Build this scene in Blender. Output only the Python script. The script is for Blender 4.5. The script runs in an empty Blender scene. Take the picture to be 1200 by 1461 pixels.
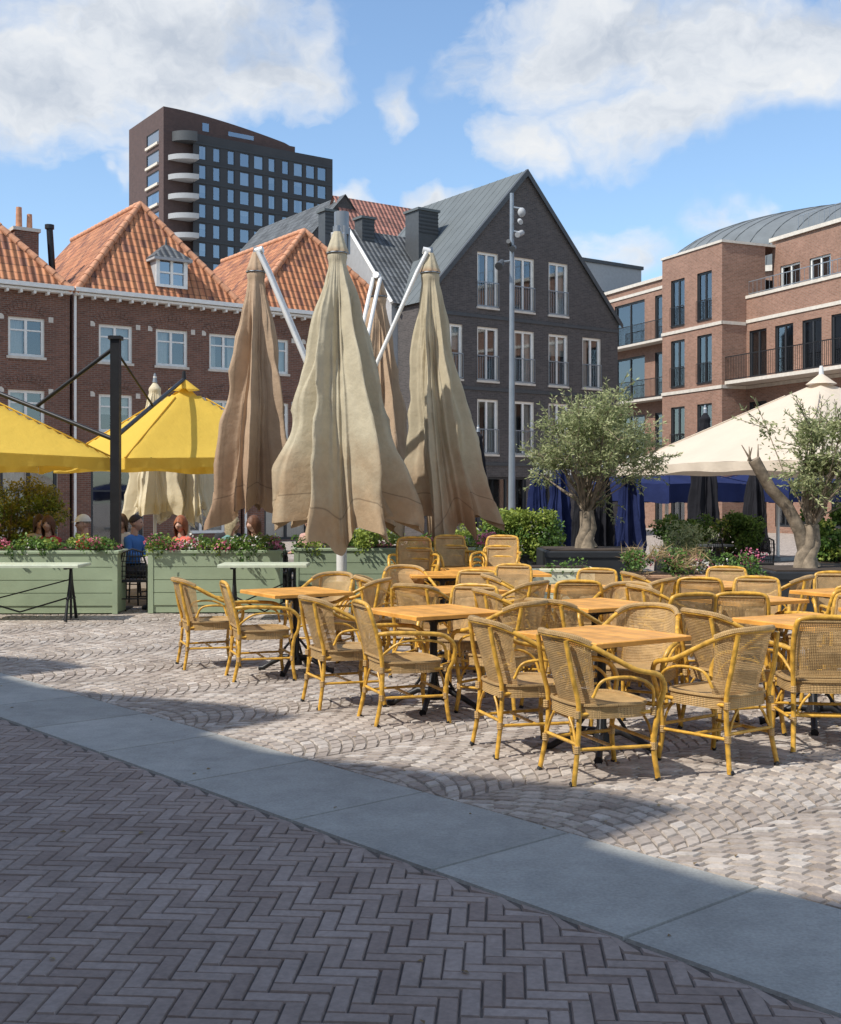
import bpy, math, random
from mathutils import Vector, Matrix, noise, Quaternion
random.seed(7)
R=random.random
def U(a,b): return a+(b-a)*R()
SC=bpy.context.scene
COL=SC.collection
# ------------------------------------------------------------------ materials
def newmat(name):
    m=bpy.data.materials.new(name); m.use_nodes=True
    nt=m.node_tree; b=nt.nodes['Principled BSDF']
    return m,nt,b
def N(nt,t,**k):
    n=nt.nodes.new(t)
    for a,v in k.items(): setattr(n,a,v)
    return n
def L(nt,a,b): nt.links.new(a,b)
def c4(c): return (c[0],c[1],c[2],1)
def mix(nt,fac,a,b,mode='MIX'):
    n=nt.nodes.new('ShaderNodeMix'); n.data_type='RGBA'; n.blend_type=mode
    if isinstance(fac,(int,float)): n.inputs[0].default_value=fac
    else: L(nt,fac,n.inputs[0])
    for i,x in ((6,a),(7,b)):
        if isinstance(x,(tuple,list)): n.inputs[i].default_value=c4(x)
        else: L(nt,x,n.inputs[i])
    return n.outputs[2]
def ramp(nt,fac,stops):
    n=nt.nodes.new('ShaderNodeValToRGB')
    e=n.color_ramp.elements
    while len(e)<len(stops): e.new(0.5)
    for i,(p,c) in enumerate(stops):
        e[i].position=p; e[i].color=c4(c) if isinstance(c,(tuple,list)) else (c,c,c,1)
    L(nt,fac,n.inputs[0]); return n.outputs[0]
def math_(nt,op,a,b=None,clamp=False):
    n=nt.nodes.new('ShaderNodeMath'); n.operation=op; n.use_clamp=clamp
    for i,x in enumerate((a,b)):
        if x is None: continue
        if isinstance(x,(int,float)): n.inputs[i].default_value=x
        else: L(nt,x,n.inputs[i])
    return n.outputs[0]
def noise_(nt,vec,scale,detail=4,rough=.55,out='Fac'):
    n=N(nt,'ShaderNodeTexNoise'); n.inputs['Scale'].default_value=scale
    n.inputs['Detail'].default_value=detail; n.inputs['Roughness'].default_value=rough
    if vec is not None: L(nt,vec,n.inputs['Vector'])
    return n.outputs[out]
def bump(nt,b,h,strength=.4,dist=.01):
    n=N(nt,'ShaderNodeBump'); n.inputs['Strength'].default_value=strength; n.inputs['Distance'].default_value=dist
    L(nt,h,n.inputs['Height']); L(nt,n.outputs[0],b.inputs['Normal'])
def plain(name,c,rough=.6,var=.18,scale=6,metal=0,spec=.4,bmp=0,bscale=40,rnd=0):
    m,nt,b=newmat(name)
    tc=N(nt,'ShaderNodeTexCoord')
    f=noise_(nt,tc.outputs['Object'],scale,5)
    lo=[x*(1-var) for x in c]; hi=[min(1,x*(1+var)) for x in c]
    col=ramp(nt,f,[(.3,lo),(.7,hi)])
    if rnd:
        at=N(nt,'ShaderNodeAttribute',attribute_name='rnd')
        g=ramp(nt,at.outputs['Fac'],[(0,1-rnd),(1,1+0*rnd)])
        col=mix(nt,1.0,col,g,'MULTIPLY')
    L(nt,col,b.inputs['Base Color'])
    b.inputs['Roughness'].default_value=rough; b.inputs['Metallic'].default_value=metal
    b.inputs['Specular IOR Level'].default_value=spec
    if bmp:
        h=noise_(nt,tc.outputs['Object'],bscale,4); bump(nt,b,h,bmp,.01)
    return m
def brickmat(name,c1,c2,mortar,scale=1.0,var=.25,bw=.22,rh=.068,ms=.009):
    m,nt,b=newmat(name)
    tc=N(nt,'ShaderNodeTexCoord'); sp=N(nt,'ShaderNodeSeparateXYZ'); L(nt,tc.outputs['Object'],sp.inputs[0])
    cb=N(nt,'ShaderNodeCombineXYZ'); L(nt,math_(nt,'ADD',sp.outputs[0],sp.outputs[1]),cb.inputs[0]); L(nt,sp.outputs[2],cb.inputs[1])
    br=N(nt,'ShaderNodeTexBrick'); L(nt,cb.outputs[0],br.inputs['Vector'])
    br.inputs['Color1'].default_value=c4(c1); br.inputs['Color2'].default_value=c4(c2); br.inputs['Mortar'].default_value=c4(mortar)
    br.inputs['Scale'].default_value=1; br.inputs['Mortar Size'].default_value=ms
    br.inputs['Brick Width'].default_value=bw; br.inputs['Row Height'].default_value=rh; br.inputs['Bias'].default_value=-.1
    f=noise_(nt,tc.outputs['Object'],.9,5,.65)
    g=ramp(nt,f,[(.25,1-var),(.75,1.0)])
    f2=noise_(nt,cb.outputs[0],7,2)
    g2=ramp(nt,f2,[(.3,.8),(.7,1.0)])
    col=mix(nt,1,br.outputs['Color'],g,'MULTIPLY'); col=mix(nt,1,col,g2,'MULTIPLY')
    L(nt,col,b.inputs['Base Color']); b.inputs['Roughness'].default_value=.85
    bump(nt,b,math_(nt,'SUBTRACT',1,br.outputs['Fac']),.5,.01)
    return m
def tilemat(name,c1,c2,dark):
    m,nt,b=newmat(name)
    uv=N(nt,'ShaderNodeUVMap'); sp=N(nt,'ShaderNodeSeparateXYZ'); L(nt,uv.outputs[0],sp.inputs[0])
    uu=math_(nt,'MULTIPLY',sp.outputs[0],1/.24); vv=math_(nt,'MULTIPLY',sp.outputs[1],1/.33)
    fv=math_(nt,'FRACT',vv)
    wave=math_(nt,'MULTIPLY',math_(nt,'ADD',math_(nt,'SINE',math_(nt,'MULTIPLY',uu,6.2832)),1),.5)
    cell=N(nt,'ShaderNodeCombineXYZ'); L(nt,math_(nt,'FLOOR',uu),cell.inputs[0]); L(nt,math_(nt,'FLOOR',vv),cell.inputs[1])
    wn=N(nt,'ShaderNodeTexWhiteNoise',noise_dimensions='2D'); L(nt,cell.outputs[0],wn.inputs['Vector'])
    col=ramp(nt,wn.outputs['Value'],[(0,c1),(.7,c2),(1,dark)])
    tc=N(nt,'ShaderNodeTexCoord')
    g=ramp(nt,noise_(nt,tc.outputs['Object'],1.1,5,.7),[(.3,.55),(.62,1.0)])
    col=mix(nt,1,col,g,'MULTIPLY')
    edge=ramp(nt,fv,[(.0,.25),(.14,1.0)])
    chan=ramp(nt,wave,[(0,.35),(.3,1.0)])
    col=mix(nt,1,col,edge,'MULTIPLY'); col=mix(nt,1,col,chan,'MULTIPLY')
    L(nt,col,b.inputs['Base Color']); b.inputs['Roughness'].default_value=.75
    h=math_(nt,'ADD',wave,math_(nt,'MULTIPLY',math_(nt,'SUBTRACT',1,fv),.7))
    bump(nt,b,h,.9,.06)
    return m
def fabric(name,c,c2=None,trans=.25,seams=True,var=.1):
    m,nt,b=newmat(name)
    tc=N(nt,'ShaderNodeTexCoord')
    f=noise_(nt,tc.outputs['Object'],1.6,6,.6)
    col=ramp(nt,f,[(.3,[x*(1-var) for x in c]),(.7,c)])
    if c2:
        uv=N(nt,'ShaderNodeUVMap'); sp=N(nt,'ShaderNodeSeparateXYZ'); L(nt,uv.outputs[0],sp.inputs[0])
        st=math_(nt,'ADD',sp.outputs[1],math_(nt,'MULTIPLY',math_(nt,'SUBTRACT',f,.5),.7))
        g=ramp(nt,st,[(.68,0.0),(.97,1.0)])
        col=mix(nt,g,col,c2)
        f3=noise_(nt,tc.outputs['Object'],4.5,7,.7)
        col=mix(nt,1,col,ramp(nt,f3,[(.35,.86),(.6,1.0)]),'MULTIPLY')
        if seams:
            d=math_(nt,'ABSOLUTE',math_(nt,'SUBTRACT',sp.outputs[1],.905))
            s=ramp(nt,d,[(.0,.55),(.004,1.0)])
            col=mix(nt,1,col,s,'MULTIPLY')
            du=math_(nt,'ABSOLUTE',math_(nt,'SUBTRACT',math_(nt,'FRACT',math_(nt,'MULTIPLY',sp.outputs[0],4)),.5))
            col=mix(nt,1,col,ramp(nt,du,[(.0,.82),(.008,1.0)]),'MULTIPLY')
    L(nt,col,b.inputs['Base Color']); b.inputs['Roughness'].default_value=.9; b.inputs['Specular IOR Level'].default_value=.15
    h=noise_(nt,tc.outputs['Object'],5,5,.6); bump(nt,b,h,.45,.04)
    tr=N(nt,'ShaderNodeBsdfTranslucent'); L(nt,col,tr.inputs[0])
    mx=N(nt,'ShaderNodeMixShader'); mx.inputs[0].default_value=trans
    L(nt,b.outputs[0],mx.inputs[1]); L(nt,tr.outputs[0],mx.inputs[2])
    L(nt,mx.outputs[0],nt.nodes['Material Output'].inputs[0])
    return m
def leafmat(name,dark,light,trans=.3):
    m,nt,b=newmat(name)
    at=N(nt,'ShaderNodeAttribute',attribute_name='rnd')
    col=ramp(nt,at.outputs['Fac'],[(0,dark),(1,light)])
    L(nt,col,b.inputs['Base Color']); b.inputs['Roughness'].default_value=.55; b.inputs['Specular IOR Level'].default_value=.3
    tr=N(nt,'ShaderNodeBsdfTranslucent'); L(nt,col,tr.inputs[0])
    mx=N(nt,'ShaderNodeMixShader'); mx.inputs[0].default_value=trans
    L(nt,b.outputs[0],mx.inputs[1]); L(nt,tr.outputs[0],mx.inputs[2]); L(nt,mx.outputs[0],nt.nodes['Material Output'].inputs[0])
    return m
def stonemat(name,stops,rough=.8,fine=60,stain=.2):
    m,nt,b=newmat(name)
    at=N(nt,'ShaderNodeAttribute',attribute_name='rnd')
    col=ramp(nt,at.outputs['Fac'],stops)
    tc=N(nt,'ShaderNodeTexCoord')
    g=ramp(nt,noise_(nt,tc.outputs['Object'],fine,3),[(.25,.80),(.7,1.08)])
    g2=ramp(nt,noise_(nt,tc.outputs['Object'],.8,6,.7),[(.3,1-stain),(.65,1.05)])
    g3=ramp(nt,noise_(nt,tc.outputs['Object'],5,5,.7),[(.3,1-stain*.7),(.6,1.03)])
    col=mix(nt,1,col,g,'MULTIPLY'); col=mix(nt,1,col,g2,'MULTIPLY'); col=mix(nt,1,col,g3,'MULTIPLY')
    L(nt,col,b.inputs['Base Color']); b.inputs['Roughness'].default_value=rough
    bump(nt,b,noise_(nt,tc.outputs['Object'],fine*.7,4),.5,.006)
    return m
def weavemat(name,c,hole=True,k=1/.011):
    m,nt,b=newmat(name)
    uv=N(nt,'ShaderNodeUVMap'); sp=N(nt,'ShaderNodeSeparateXYZ'); L(nt,uv.outputs[0],sp.inputs[0])
    su=math_(nt,'ABSOLUTE',math_(nt,'SINE',math_(nt,'MULTIPLY',sp.outputs[0],k*3.1416)))
    sv=math_(nt,'ABSOLUTE',math_(nt,'SINE',math_(nt,'MULTIPLY',sp.outputs[1],k*3.1416)))
    mxv=math_(nt,'MAXIMUM',su,sv)
    tc=N(nt,'ShaderNodeTexCoord')
    f=noise_(nt,tc.outputs['Object'],14,4)
    col=ramp(nt,f,[(.3,[x*.68 for x in c]),(.7,c)])
    oi=N(nt,'ShaderNodeObjectInfo'); col=mix(nt,1,col,ramp(nt,oi.outputs['Random'],[(0,(.78,.78,.80)),(1,(1,1,1))]),'MULTIPLY')
    sh=ramp(nt,mxv,[(.2,.35),(.75,1.0)])
    col=mix(nt,1,col,sh,'MULTIPLY')
    L(nt,col,b.inputs['Base Color']); b.inputs['Roughness'].default_value=.55
    bump(nt,b,math_(nt,'ADD',su,sv),.6,.004)
    if hole:
        a=ramp(nt,mxv,[(.64,0.0),(.69,1.0)])
        L(nt,a,b.inputs['Alpha'])
    return m
def glassmat(name,tint,refl=.28):
    m,nt,b=newmat(name)
    nt.nodes.remove(b)
    tr=N(nt,'ShaderNodeBsdfTransparent'); tr.inputs[0].default_value=c4(tint)
    gl=N(nt,'ShaderNodeBsdfGlossy'); gl.inputs['Roughness'].default_value=.03; gl.inputs[0].default_value=(.85,.9,.95,1)
    fr=N(nt,'ShaderNodeFresnel'); fr.inputs[0].default_value=1.5
    f=math_(nt,'ADD',fr.outputs[0],refl,True)
    mx=N(nt,'ShaderNodeMixShader'); L(nt,f,mx.inputs[0]); L(nt,tr.outputs[0],mx.inputs[1]); L(nt,gl.outputs[0],mx.inputs[2])
    L(nt,mx.outputs[0],nt.nodes['Material Output'].inputs[0])
    return m
M={}
M['brown']=brickmat('brown_brick',(.25,.108,.07),(.165,.072,.048),(.25,.2,.165))
M['black']=brickmat('dark_grey_brick',(.115,.102,.098),(.072,.066,.066),(.14,.125,.12))
M['red']=brickmat('red_brick',(.39,.205,.14),(.29,.145,.095),(.37,.28,.22))
M['towerb']=brickmat('tower_brown_brick',(.105,.062,.058),(.082,.05,.048),(.11,.08,.07),bw=.5,rh=.2,ms=.02)
M['tile']=tilemat('orange_pantiles',(.64,.27,.12),(.50,.185,.08),(.24,.10,.065))
M['tile2']=tilemat('pink_pantiles',(.50,.22,.16),(.42,.18,.13),(.25,.12,.09))
M['slate']=tilemat('slate_tiles',(.15,.16,.17),(.115,.125,.13),(.08,.085,.09))
M['zinc']=plain('zinc_roof',(.125,.14,.145),.75,.1,1.2,.0,.2)
M['domez']=plain('matte_zinc_dome',(.15,.165,.175),.8,.12,1.2,0,.2)
M['ridge']=plain('ridge_tiles',(.52,.25,.14),.7,.25)
M['white']=plain('white_paint',(.78,.77,.73),.5,.06)
M['stone']=plain('pale_stone',(.60,.55,.48),.8,.12)
M['dframe']=plain('dark_frame',(.035,.037,.041),.4,.1)
M['iron']=plain('black_iron',(.02,.02,.022),.45,.2,8,.2)
M['glass']=glassmat('window_glass',(.75,.79,.81),.16)
M['glassd']=glassmat('tower_glass',(.5,.55,.6),.34)
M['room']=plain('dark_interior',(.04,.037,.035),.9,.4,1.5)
M['curtain']=plain('curtain',(.66,.63,.57),.9,.12,20)
M['dgrey']=plain('dark_cladding',(.065,.07,.075),.5,.12)
M['tdark']=plain('charcoal_cladding',(.038,.04,.045),.6,.12,.3)
M['grey']=plain('grey_render',(.36,.37,.38),.8,.08)
M['frame']=plain('rattan_cane',(.60,.335,.05),.36,.4,22,0,.45)
M['weave']=weavemat('rattan_weave',(.68,.44,.19),True)
M['weaves']=weavemat('rattan_seat_weave',(.66,.42,.17),False)
M['wood']=plain('varnished_wood',(.76,.36,.075),.4,.22,7,0,.35,rnd=.25)
M['marble']=plain('stone_top',(.55,.60,.46),.4,.12)
M['sage']=plain('sage_green_paint',(.33,.40,.26),.6,.1,2.5,bmp=.1)
M['soil']=plain('soil',(.05,.035,.025),.95,.3)
M['planterb']=plain('black_planter',(.022,.024,.027),.5,.2)
M['corten']=plain('timber_planter',(.42,.25,.15),.8,.25)
M['cream']=plain('cream_stone',(.68,.68,.50),.8,.15,3)
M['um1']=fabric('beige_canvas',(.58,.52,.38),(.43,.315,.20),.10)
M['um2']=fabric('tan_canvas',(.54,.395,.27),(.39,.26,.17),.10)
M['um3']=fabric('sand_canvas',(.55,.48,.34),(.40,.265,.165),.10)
M['umc']=fabric('cream_canvas',(.76,.67,.48),None,.2)
M['yel']=fabric('yellow_canvas',(.90,.62,.11),None,.40,var=.06)
M['whi']=fabric('ivory_canvas',(.76,.65,.52),None,.25,var=.08)
M['navy']=fabric('blue_canvas',(.02,.03,.10),None,.08,var=.3)
M['blk']=fabric('black_canvas',(.022,.022,.027),None,.03,var=.3)
M['alu']=plain('painted_aluminium',(.72,.72,.70),.4,.06,4,.1)
M['steel']=plain('grey_steel',(.25,.28,.31),.4,.1,4,.4)
M['bark']=plain('olive_bark',(.22,.175,.125),.9,.5,9,bmp=.9,bscale=18)
M['olive']=leafmat('olive_leaves',(.11,.15,.045),(.55,.57,.30),.4)
M['green']=leafmat('green_leaves',(.03,.075,.018),(.17,.29,.06))
M['lime']=leafmat('lime_leaves',(.11,.18,.03),(.40,.46,.09))
M['autumn']=leafmat('yellow_leaves',(.12,.14,.03),(.46,.40,.08))
M['pink']=leafmat('pink_petals',(.5,.05,.13),(.8,.32,.42))
M['redf']=leafmat('red_petals',(.45,.02,.02),(.75,.08,.06))
M['wflow']=leafmat('white_petals',(.6,.55,.5),(.85,.82,.75))
M['straw']=leafmat('grass_blades',(.30,.2,.1),(.55,.42,.22))
M['dryleaf']=leafmat('dry_leaves',(.2,.13,.06),(.42,.33,.16))
M['skin']=plain('skin',(.60,.36,.26),.55,.08)
M['slab']=stonemat('bluestone',[(0,(.345,.34,.31)),(1,(.415,.41,.375))],.75,70,.25)
M['paver']=stonemat('grey_clinker',[(0,(.27,.205,.175)),(.5,(.315,.25,.215)),(1,(.37,.30,.265))],.85,45,.2)
M['sett']=stonemat('porphyry',[(0,(.33,.27,.225)),(.35,(.41,.345,.29)),(.75,(.475,.41,.35)),(1,(.56,.50,.44))],.8,40,.25)
M['sand']=plain('joint_sand',(.21,.175,.14),.95,.35,9)
M['joint']=plain('dark_joint',(.12,.10,.085),.95,.4,9)
def groundmat():
    m,nt,b=newmat('square_paving')
    tc=N(nt,'ShaderNodeTexCoord')
    v=N(nt,'ShaderNodeTexVoronoi'); v.inputs['Scale'].default_value=9; L(nt,tc.outputs['Object'],v.inputs['Vector'])
    e=N(nt,'ShaderNodeTexVoronoi',feature='DISTANCE_TO_EDGE'); e.inputs['Scale'].default_value=9; L(nt,tc.outputs['Object'],e.inputs['Vector'])
    s=N(nt,'ShaderNodeSeparateColor'); L(nt,v.outputs['Color'],s.inputs[0])
    col=ramp(nt,s.outputs[0],[(0,(.34,.28,.235)),(1,(.48,.41,.35))])
    j=ramp(nt,e.outputs['Distance'],[(.03,.5),(.09,1.0)])
    col=mix(nt,1,col,j,'MULTIPLY'); L(nt,col,b.inputs['Base Color']); b.inputs['Roughness'].default_value=.85
    return m
M['ground']=groundmat()
# ------------------------------------------------------------------ mesh builder
class MB:
    def __init__(s): s.v=[];s.f=[];s.sm=[];s.r=[];s.uv=[]
    def add(s,vs,fs,smooth=False,r=.5,uvs=None):
        o=len(s.v); s.v.extend([tuple(p) for p in vs])
        for f in fs:
            s.f.append([o+k for k in f]); s.sm.append(smooth); s.r.append(r)
            s.uv.append([uvs[k] for k in f] if uvs else None)
    def quad(s,*p,r=.5,uvs=None): s.add(p,[list(range(len(p)))],False,r,uvs)
    def box(s,a,b,r=.5,T=None):
        x0,y0,z0=a;x1,y1,z1=b
        vs=[(x0,y0,z0),(x1,y0,z0),(x1,y1,z0),(x0,y1,z0),(x0,y0,z1),(x1,y0,z1),(x1,y1,z1),(x0,y1,z1)]
        if T: vs=[T(*p) for p in vs]
        s.add(vs,[[3,2,1,0],[4,5,6,7],[0,1,5,4],[1,2,6,5],[2,3,7,6],[3,0,4,7]],False,r)
    def bbox(s,a,b,c=.01,r=.5):
        x0,y0,z0=a;x1,y1,z1=b
        vs=[(x0,y0,z0),(x1,y0,z0),(x1,y1,z0),(x0,y1,z0),(x0,y0,z1-c),(x1,y0,z1-c),(x1,y1,z1-c),(x0,y1,z1-c),
            (x0+c,y0+c,z1),(x1-c,y0+c,z1),(x1-c,y1-c,z1),(x0+c,y1-c,z1)]
        s.add(vs,[[3,2,1,0],[0,1,5,4],[1,2,6,5],[2,3,7,6],[3,0,4,7],[4,5,9,8],[5,6,10,9],[6,7,11,10],[7,4,8,11],[8,9,10,11]],False,r)
    def tube(s,pts,rad,n=8,r=.5,cap=True):
        pts=[Vector(p) for p in pts]; m=len(pts)
        if not hasattr(rad,'__len__'): rad=[rad]*m
        vs=[];uvs=[]
        t=(pts[1]-pts[0]).normalized()
        up=Vector((0,0,1)) if abs(t.z)<.9 else Vector((1,0,0))
        a=t.cross(up).normalized(); ln=0
        for i,p in enumerate(pts):
            if i==0: tt=pts[1]-pts[0]
            elif i==m-1: tt=pts[-1]-pts[-2]
            else: tt=(pts[i+1]-pts[i]).normalized()+(pts[i]-pts[i-1]).normalized()
            tt.normalize(); a=(a-tt*a.dot(tt))
            if a.length<1e-6: a=tt.orthogonal()
            a.normalize(); b=tt.cross(a)
            if i: ln+=(p-pts[i-1]).length
            for k in range(n):
                th=2*math.pi*k/n
                vs.append(p+(a*math.cos(th)+b*math.sin(th))*rad[i]); uvs.append((k/n*.1,ln))
        fs=[]
        for i in range(m-1):
            for k in range(n):
                fs.append([i*n+k,i*n+(k+1)%n,(i+1)*n+(k+1)%n,(i+1)*n+k])
        s.add(vs,fs,True,r,uvs)
        if cap:
            s.add(vs[:n][::-1],[list(range(n))],False,r,uvs[:n]); s.add(vs[-n:],[list(range(n))],False,r,uvs[-n:])
    def grid(s,fn,nu,nv,r=.5,smooth=True,closeu=False,uvf=None):
        vs=[];uvs=[]
        for j in range(nv+1):
            for i in range(nu+1):
                vs.append(fn(i/nu,j/nv)); uvs.append(uvf(i/nu,j/nv) if uvf else (i/nu,j/nv))
        w=nu+1
        if closeu and not uvf:
            o=len(s.v); s.v.extend([tuple(p) for p in vs])
            for j in range(nv):
                for i in range(nu):
                    i2=(i+1)%nu
                    s.f.append([o+j*w+i,o+j*w+i2,o+(j+1)*w+i2,o+(j+1)*w+i]); s.sm.append(smooth); s.r.append(r)
                    s.uv.append([(i/nu,j/nv),((i+1)/nu,j/nv),((i+1)/nu,(j+1)/nv),(i/nu,(j+1)/nv)])
            return
        fs=[]
        for j in range(nv):
            for i in range(nu):
                fs.append([j*w+i,j*w+i+1,(j+1)*w+i+1,(j+1)*w+i])
        s.add(vs,fs,smooth,r,uvs)
    def ball(s,c,rx,ry,rz,nu=12,nv=8,r=.5):
        s.grid(lambda u,v:(c[0]+rx*math.cos(u*6.2832)*math.sin(v*3.1416),c[1]+ry*math.sin(u*6.2832)*math.sin(v*3.1416),c[2]+rz*math.cos(v*3.1416)),nu,nv,r,closeu=True)
    def mesh(s,name,mat):
        me=bpy.data.meshes.new(name); me.from_pydata(s.v,[],s.f)
        me.polygons.foreach_set('use_smooth',s.sm)
        at=me.attributes.new('rnd','FLOAT','FACE'); at.data.foreach_set('value',s.r)
        if any(u is not None for u in s.uv):
            ul=me.uv_layers.new(name='UVMap'); flat=[]
            for f,u in zip(s.f,s.uv):
                if u is None: flat.extend([0.0]*(2*len(f)))
                else:
                    for q in u: flat.extend(q)
            ul.data.foreach_set('uv',flat)
        me.materials.append(mat); me.update(); return me
class G:
    def __init__(s,name,loc=(0,0,0),rz=0,rx=0,ry=0,scale=1):
        s.name=name; s.loc=loc; s.rot=(rx,ry,rz); s.parts={}; s.scale=scale
    def p(s,part,mat):
        if part not in s.parts: s.parts[part]=(MB(),M[mat] if isinstance(mat,str) else mat)
        return s.parts[part][0]
    def build(s):
        s.meshes=[(k,mb.mesh(s.name+'_'+k,mt)) for k,(mb,mt) in s.parts.items() if mb.f]
        return s
    def place(s,loc=None,rz=None,scale=None,rx=0,ry=0):
        e=bpy.data.objects.new(s.name,None); COL.objects.link(e); e.empty_display_size=.2
        e.location=loc if loc is not None else s.loc
        e.rotation_euler=(s.rot[0]+rx,s.rot[1]+ry,rz if rz is not None else s.rot[2])
        sc=scale if scale is not None else s.scale; e.scale=(sc,)*3 if not hasattr(sc,'__len__') else sc
        for k,me in s.meshes:
            o=bpy.data.objects.new(k,me); COL.objects.link(o); o.parent=e
        s.e=e; return e
def single(name,mb,mat,loc=(0,0,0),rz=0):
    me=mb.mesh(name,M[mat] if isinstance(mat,str) else mat)
    o=bpy.data.objects.new(name,me); COL.objects.link(o); o.location=loc; o.rotation_euler=(0,0,rz); return o
# ------------------------------------------------------------------ ground
SX,SY=.6565,-.7543    # along strip
NX,NY=.7543,.6565     # across strip
def sn(s,n): return (SX*s+NX*n, SY*s+NY*n)
def inview(x,y,m=1.5): return y>-1 and abs(x)<.42*y+m
gm=MB(); gm.quad((-400,-200,0),(400,-200,0),(400,600,0),(-400,600,0)); single('ground',gm,'ground')
st=MB(); W=1.32; H=.34; pitch=.1; nj=13
base=MB()
def snq(mb,s0,s1,n0,n1,z): mb.quad((*sn(s0,n0),z),(*sn(s1,n0),z),(*sn(s1,n1),z),(*sn(s0,n1),z))
snq(base,-26,8,4.25,19,.004)
single('sett_joint_bed',base,'sand')
for c in range(-20,7):
    xc=c*W
    for k in range(38,190):
        off=(k%2)*.5; shade=U(-.12,.12)
        for j in range(-1,nj+1):
            a0=max(0,(j+off)/nj); a1=min(1,(j+1+off)/nj)
            if a1-a0<.02: continue
            def mp(a,kk):
                x=(a-.5)*W; n=kk*pitch+H*(1-(2*x/W)**2)-.3
                return xc+x,n
            s_,n_=mp((a0+a1)/2,k+.5)
            if n_<4.2: continue
            X,Y=sn(s_,n_)
            if Y>17.6 or not inview(X,Y,1.2): continue
            g0=.05+.05*R(); da=(a1-a0)*g0
            cr=[mp(a0+da,k+g0*U(.6,1.4)),mp(a1-da,k+g0*U(.6,1.4)),mp(a1-da,k+1-g0*U(.6,1.4)),mp(a0+da,k+1-g0*U(.6,1.4))]
            cr=[(p[0]+U(-.006,.006),max(4.262,p[1]+U(-.006,.006))) for p in cr]
            if max(p[1] for p in cr)-4.262<.02: continue
            cx=sum(p[0] for p in cr)/4; cy=sum(p[1] for p in cr)/4
            zt=.0125+U(-.002,.0025)
            lo=[(*sn(*p),.004) for p in cr]; hi=[(*sn(cx+(p[0]-cx)*.88,cy+(p[1]-cy)*.88),zt+U(-.001,.001)) for p in cr]
            st.add(lo+hi,[[4,5,6,7],[0,1,5,4],[1,2,6,5],[2,3,7,6],[3,0,4,7]],False,min(1,max(0,R()+shade)))
single('sett_paving',st,'sett')
sl=MB(); jb=MB(); snq(jb,-26,8,3.35,4.25,.004); single('slab_joint_bed',jb,'joint')
k=-24
while True:
    s0=-2.76+1.045*k
    if s0>7: break
    if s0>-24:
        g=.004; r=R(); a=[(s0+g,3.372+g),(s0+1.045-g,3.372+g),(s0+1.045-g,4.25-g),(s0+g,4.25-g)]
        c=.006; ins=[(a[0][0]+c,a[0][1]+c),(a[1][0]-c,a[1][1]+c),(a[2][0]-c,a[2][1]-c),(a[3][0]+c,a[3][1]-c)]
        sl.add([(*sn(*p),.004) for p in a]+[(*sn(*p),.017) for p in ins],[[4,5,6,7],[0,1,5,4],[1,2,6,5],[2,3,7,6],[3,0,4,7]],False,r)
    k+=1
single('bluestone_slab_strip',sl,'slab')
hb=MB(); w=.069; m_=3; ang=math.radians(-4); ca,sa=math.cos(ang),math.sin(ang)
jb=MB(); snq(jb,-26,8,-6,3.35,.0035); single('clinker_joint_bed',jb,'joint')
def put(x0,y0,x1,y1):
    cx,cy=(x0+x1)/2*w,(y0+y1)/2*w
    X,Y=ca*cx-sa*cy,sa*cx+ca*cy
    n=X*NX+Y*NY
    if n>3.42 or n<-3 or Y<.6 or Y>11 or not inview(X,Y,.8): return
    g=.0020+.0012*R(); c=.0045; zt=.0135+U(-.0016,.0016); t=[U(-.0008,.0008) for _ in range(4)]
    a=[(x0*w+g,y0*w+g),(x1*w-g,y0*w+g),(x1*w-g,y1*w-g),(x0*w+g,y1*w-g)]
    jit=(U(-.0012,.0012),U(-.0012,.0012))
    ins=[(a[0][0]+c,a[0][1]+c),(a[1][0]-c,a[1][1]+c),(a[2][0]-c,a[2][1]-c),(a[3][0]+c,a[3][1]-c)]
    def wm(p):
        px,py=p[0]+jit[0],p[1]+jit[1]; qx,qy=ca*px-sa*py,sa*px+ca*py
        nn=qx*NX+qy*NY
        if nn>3.36: qx-=(nn-3.36)*NX; qy-=(nn-3.36)*NY
        return qx,qy
    hb.add([(*wm(p),.004) for p in a]+[(*wm(p),zt+t[i]) for i,p in enumerate(ins)],[[4,5,6,7],[0,1,5,4],[1,2,6,5],[2,3,7,6],[3,0,4,7]],False,R())
for kk in range(-20,180):
    for j in range(-40,40):
        x=kk+2*m_*j
        if abs(x*w)<8: put(x,kk,x+m_,kk+1)
        x2=kk+2*m_-1+2*m_*j
        if abs(x2*w)<8: put(x2,kk,x2+1,kk+m_)
single('herringbone_clinker_paving',hb,'paver')
fl=MB()
for i in range(130):
    y=2.5+13*R()**.8; x=U(-.42,.42)*y; a=U(0,6.28); l=U(.008,.022); wd=l*.5
    fl.add([(x-math.cos(a)*l,y-math.sin(a)*l,.019),(x+math.sin(a)*wd,y-math.cos(a)*wd,.026),(x+math.cos(a)*l,y+math.sin(a)*l,.02),(x-math.sin(a)*wd,y+math.cos(a)*wd,.022)],[[0,1,2,3]],False,R())
single('fallen_leaves',fl,'dryleaf')
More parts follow.
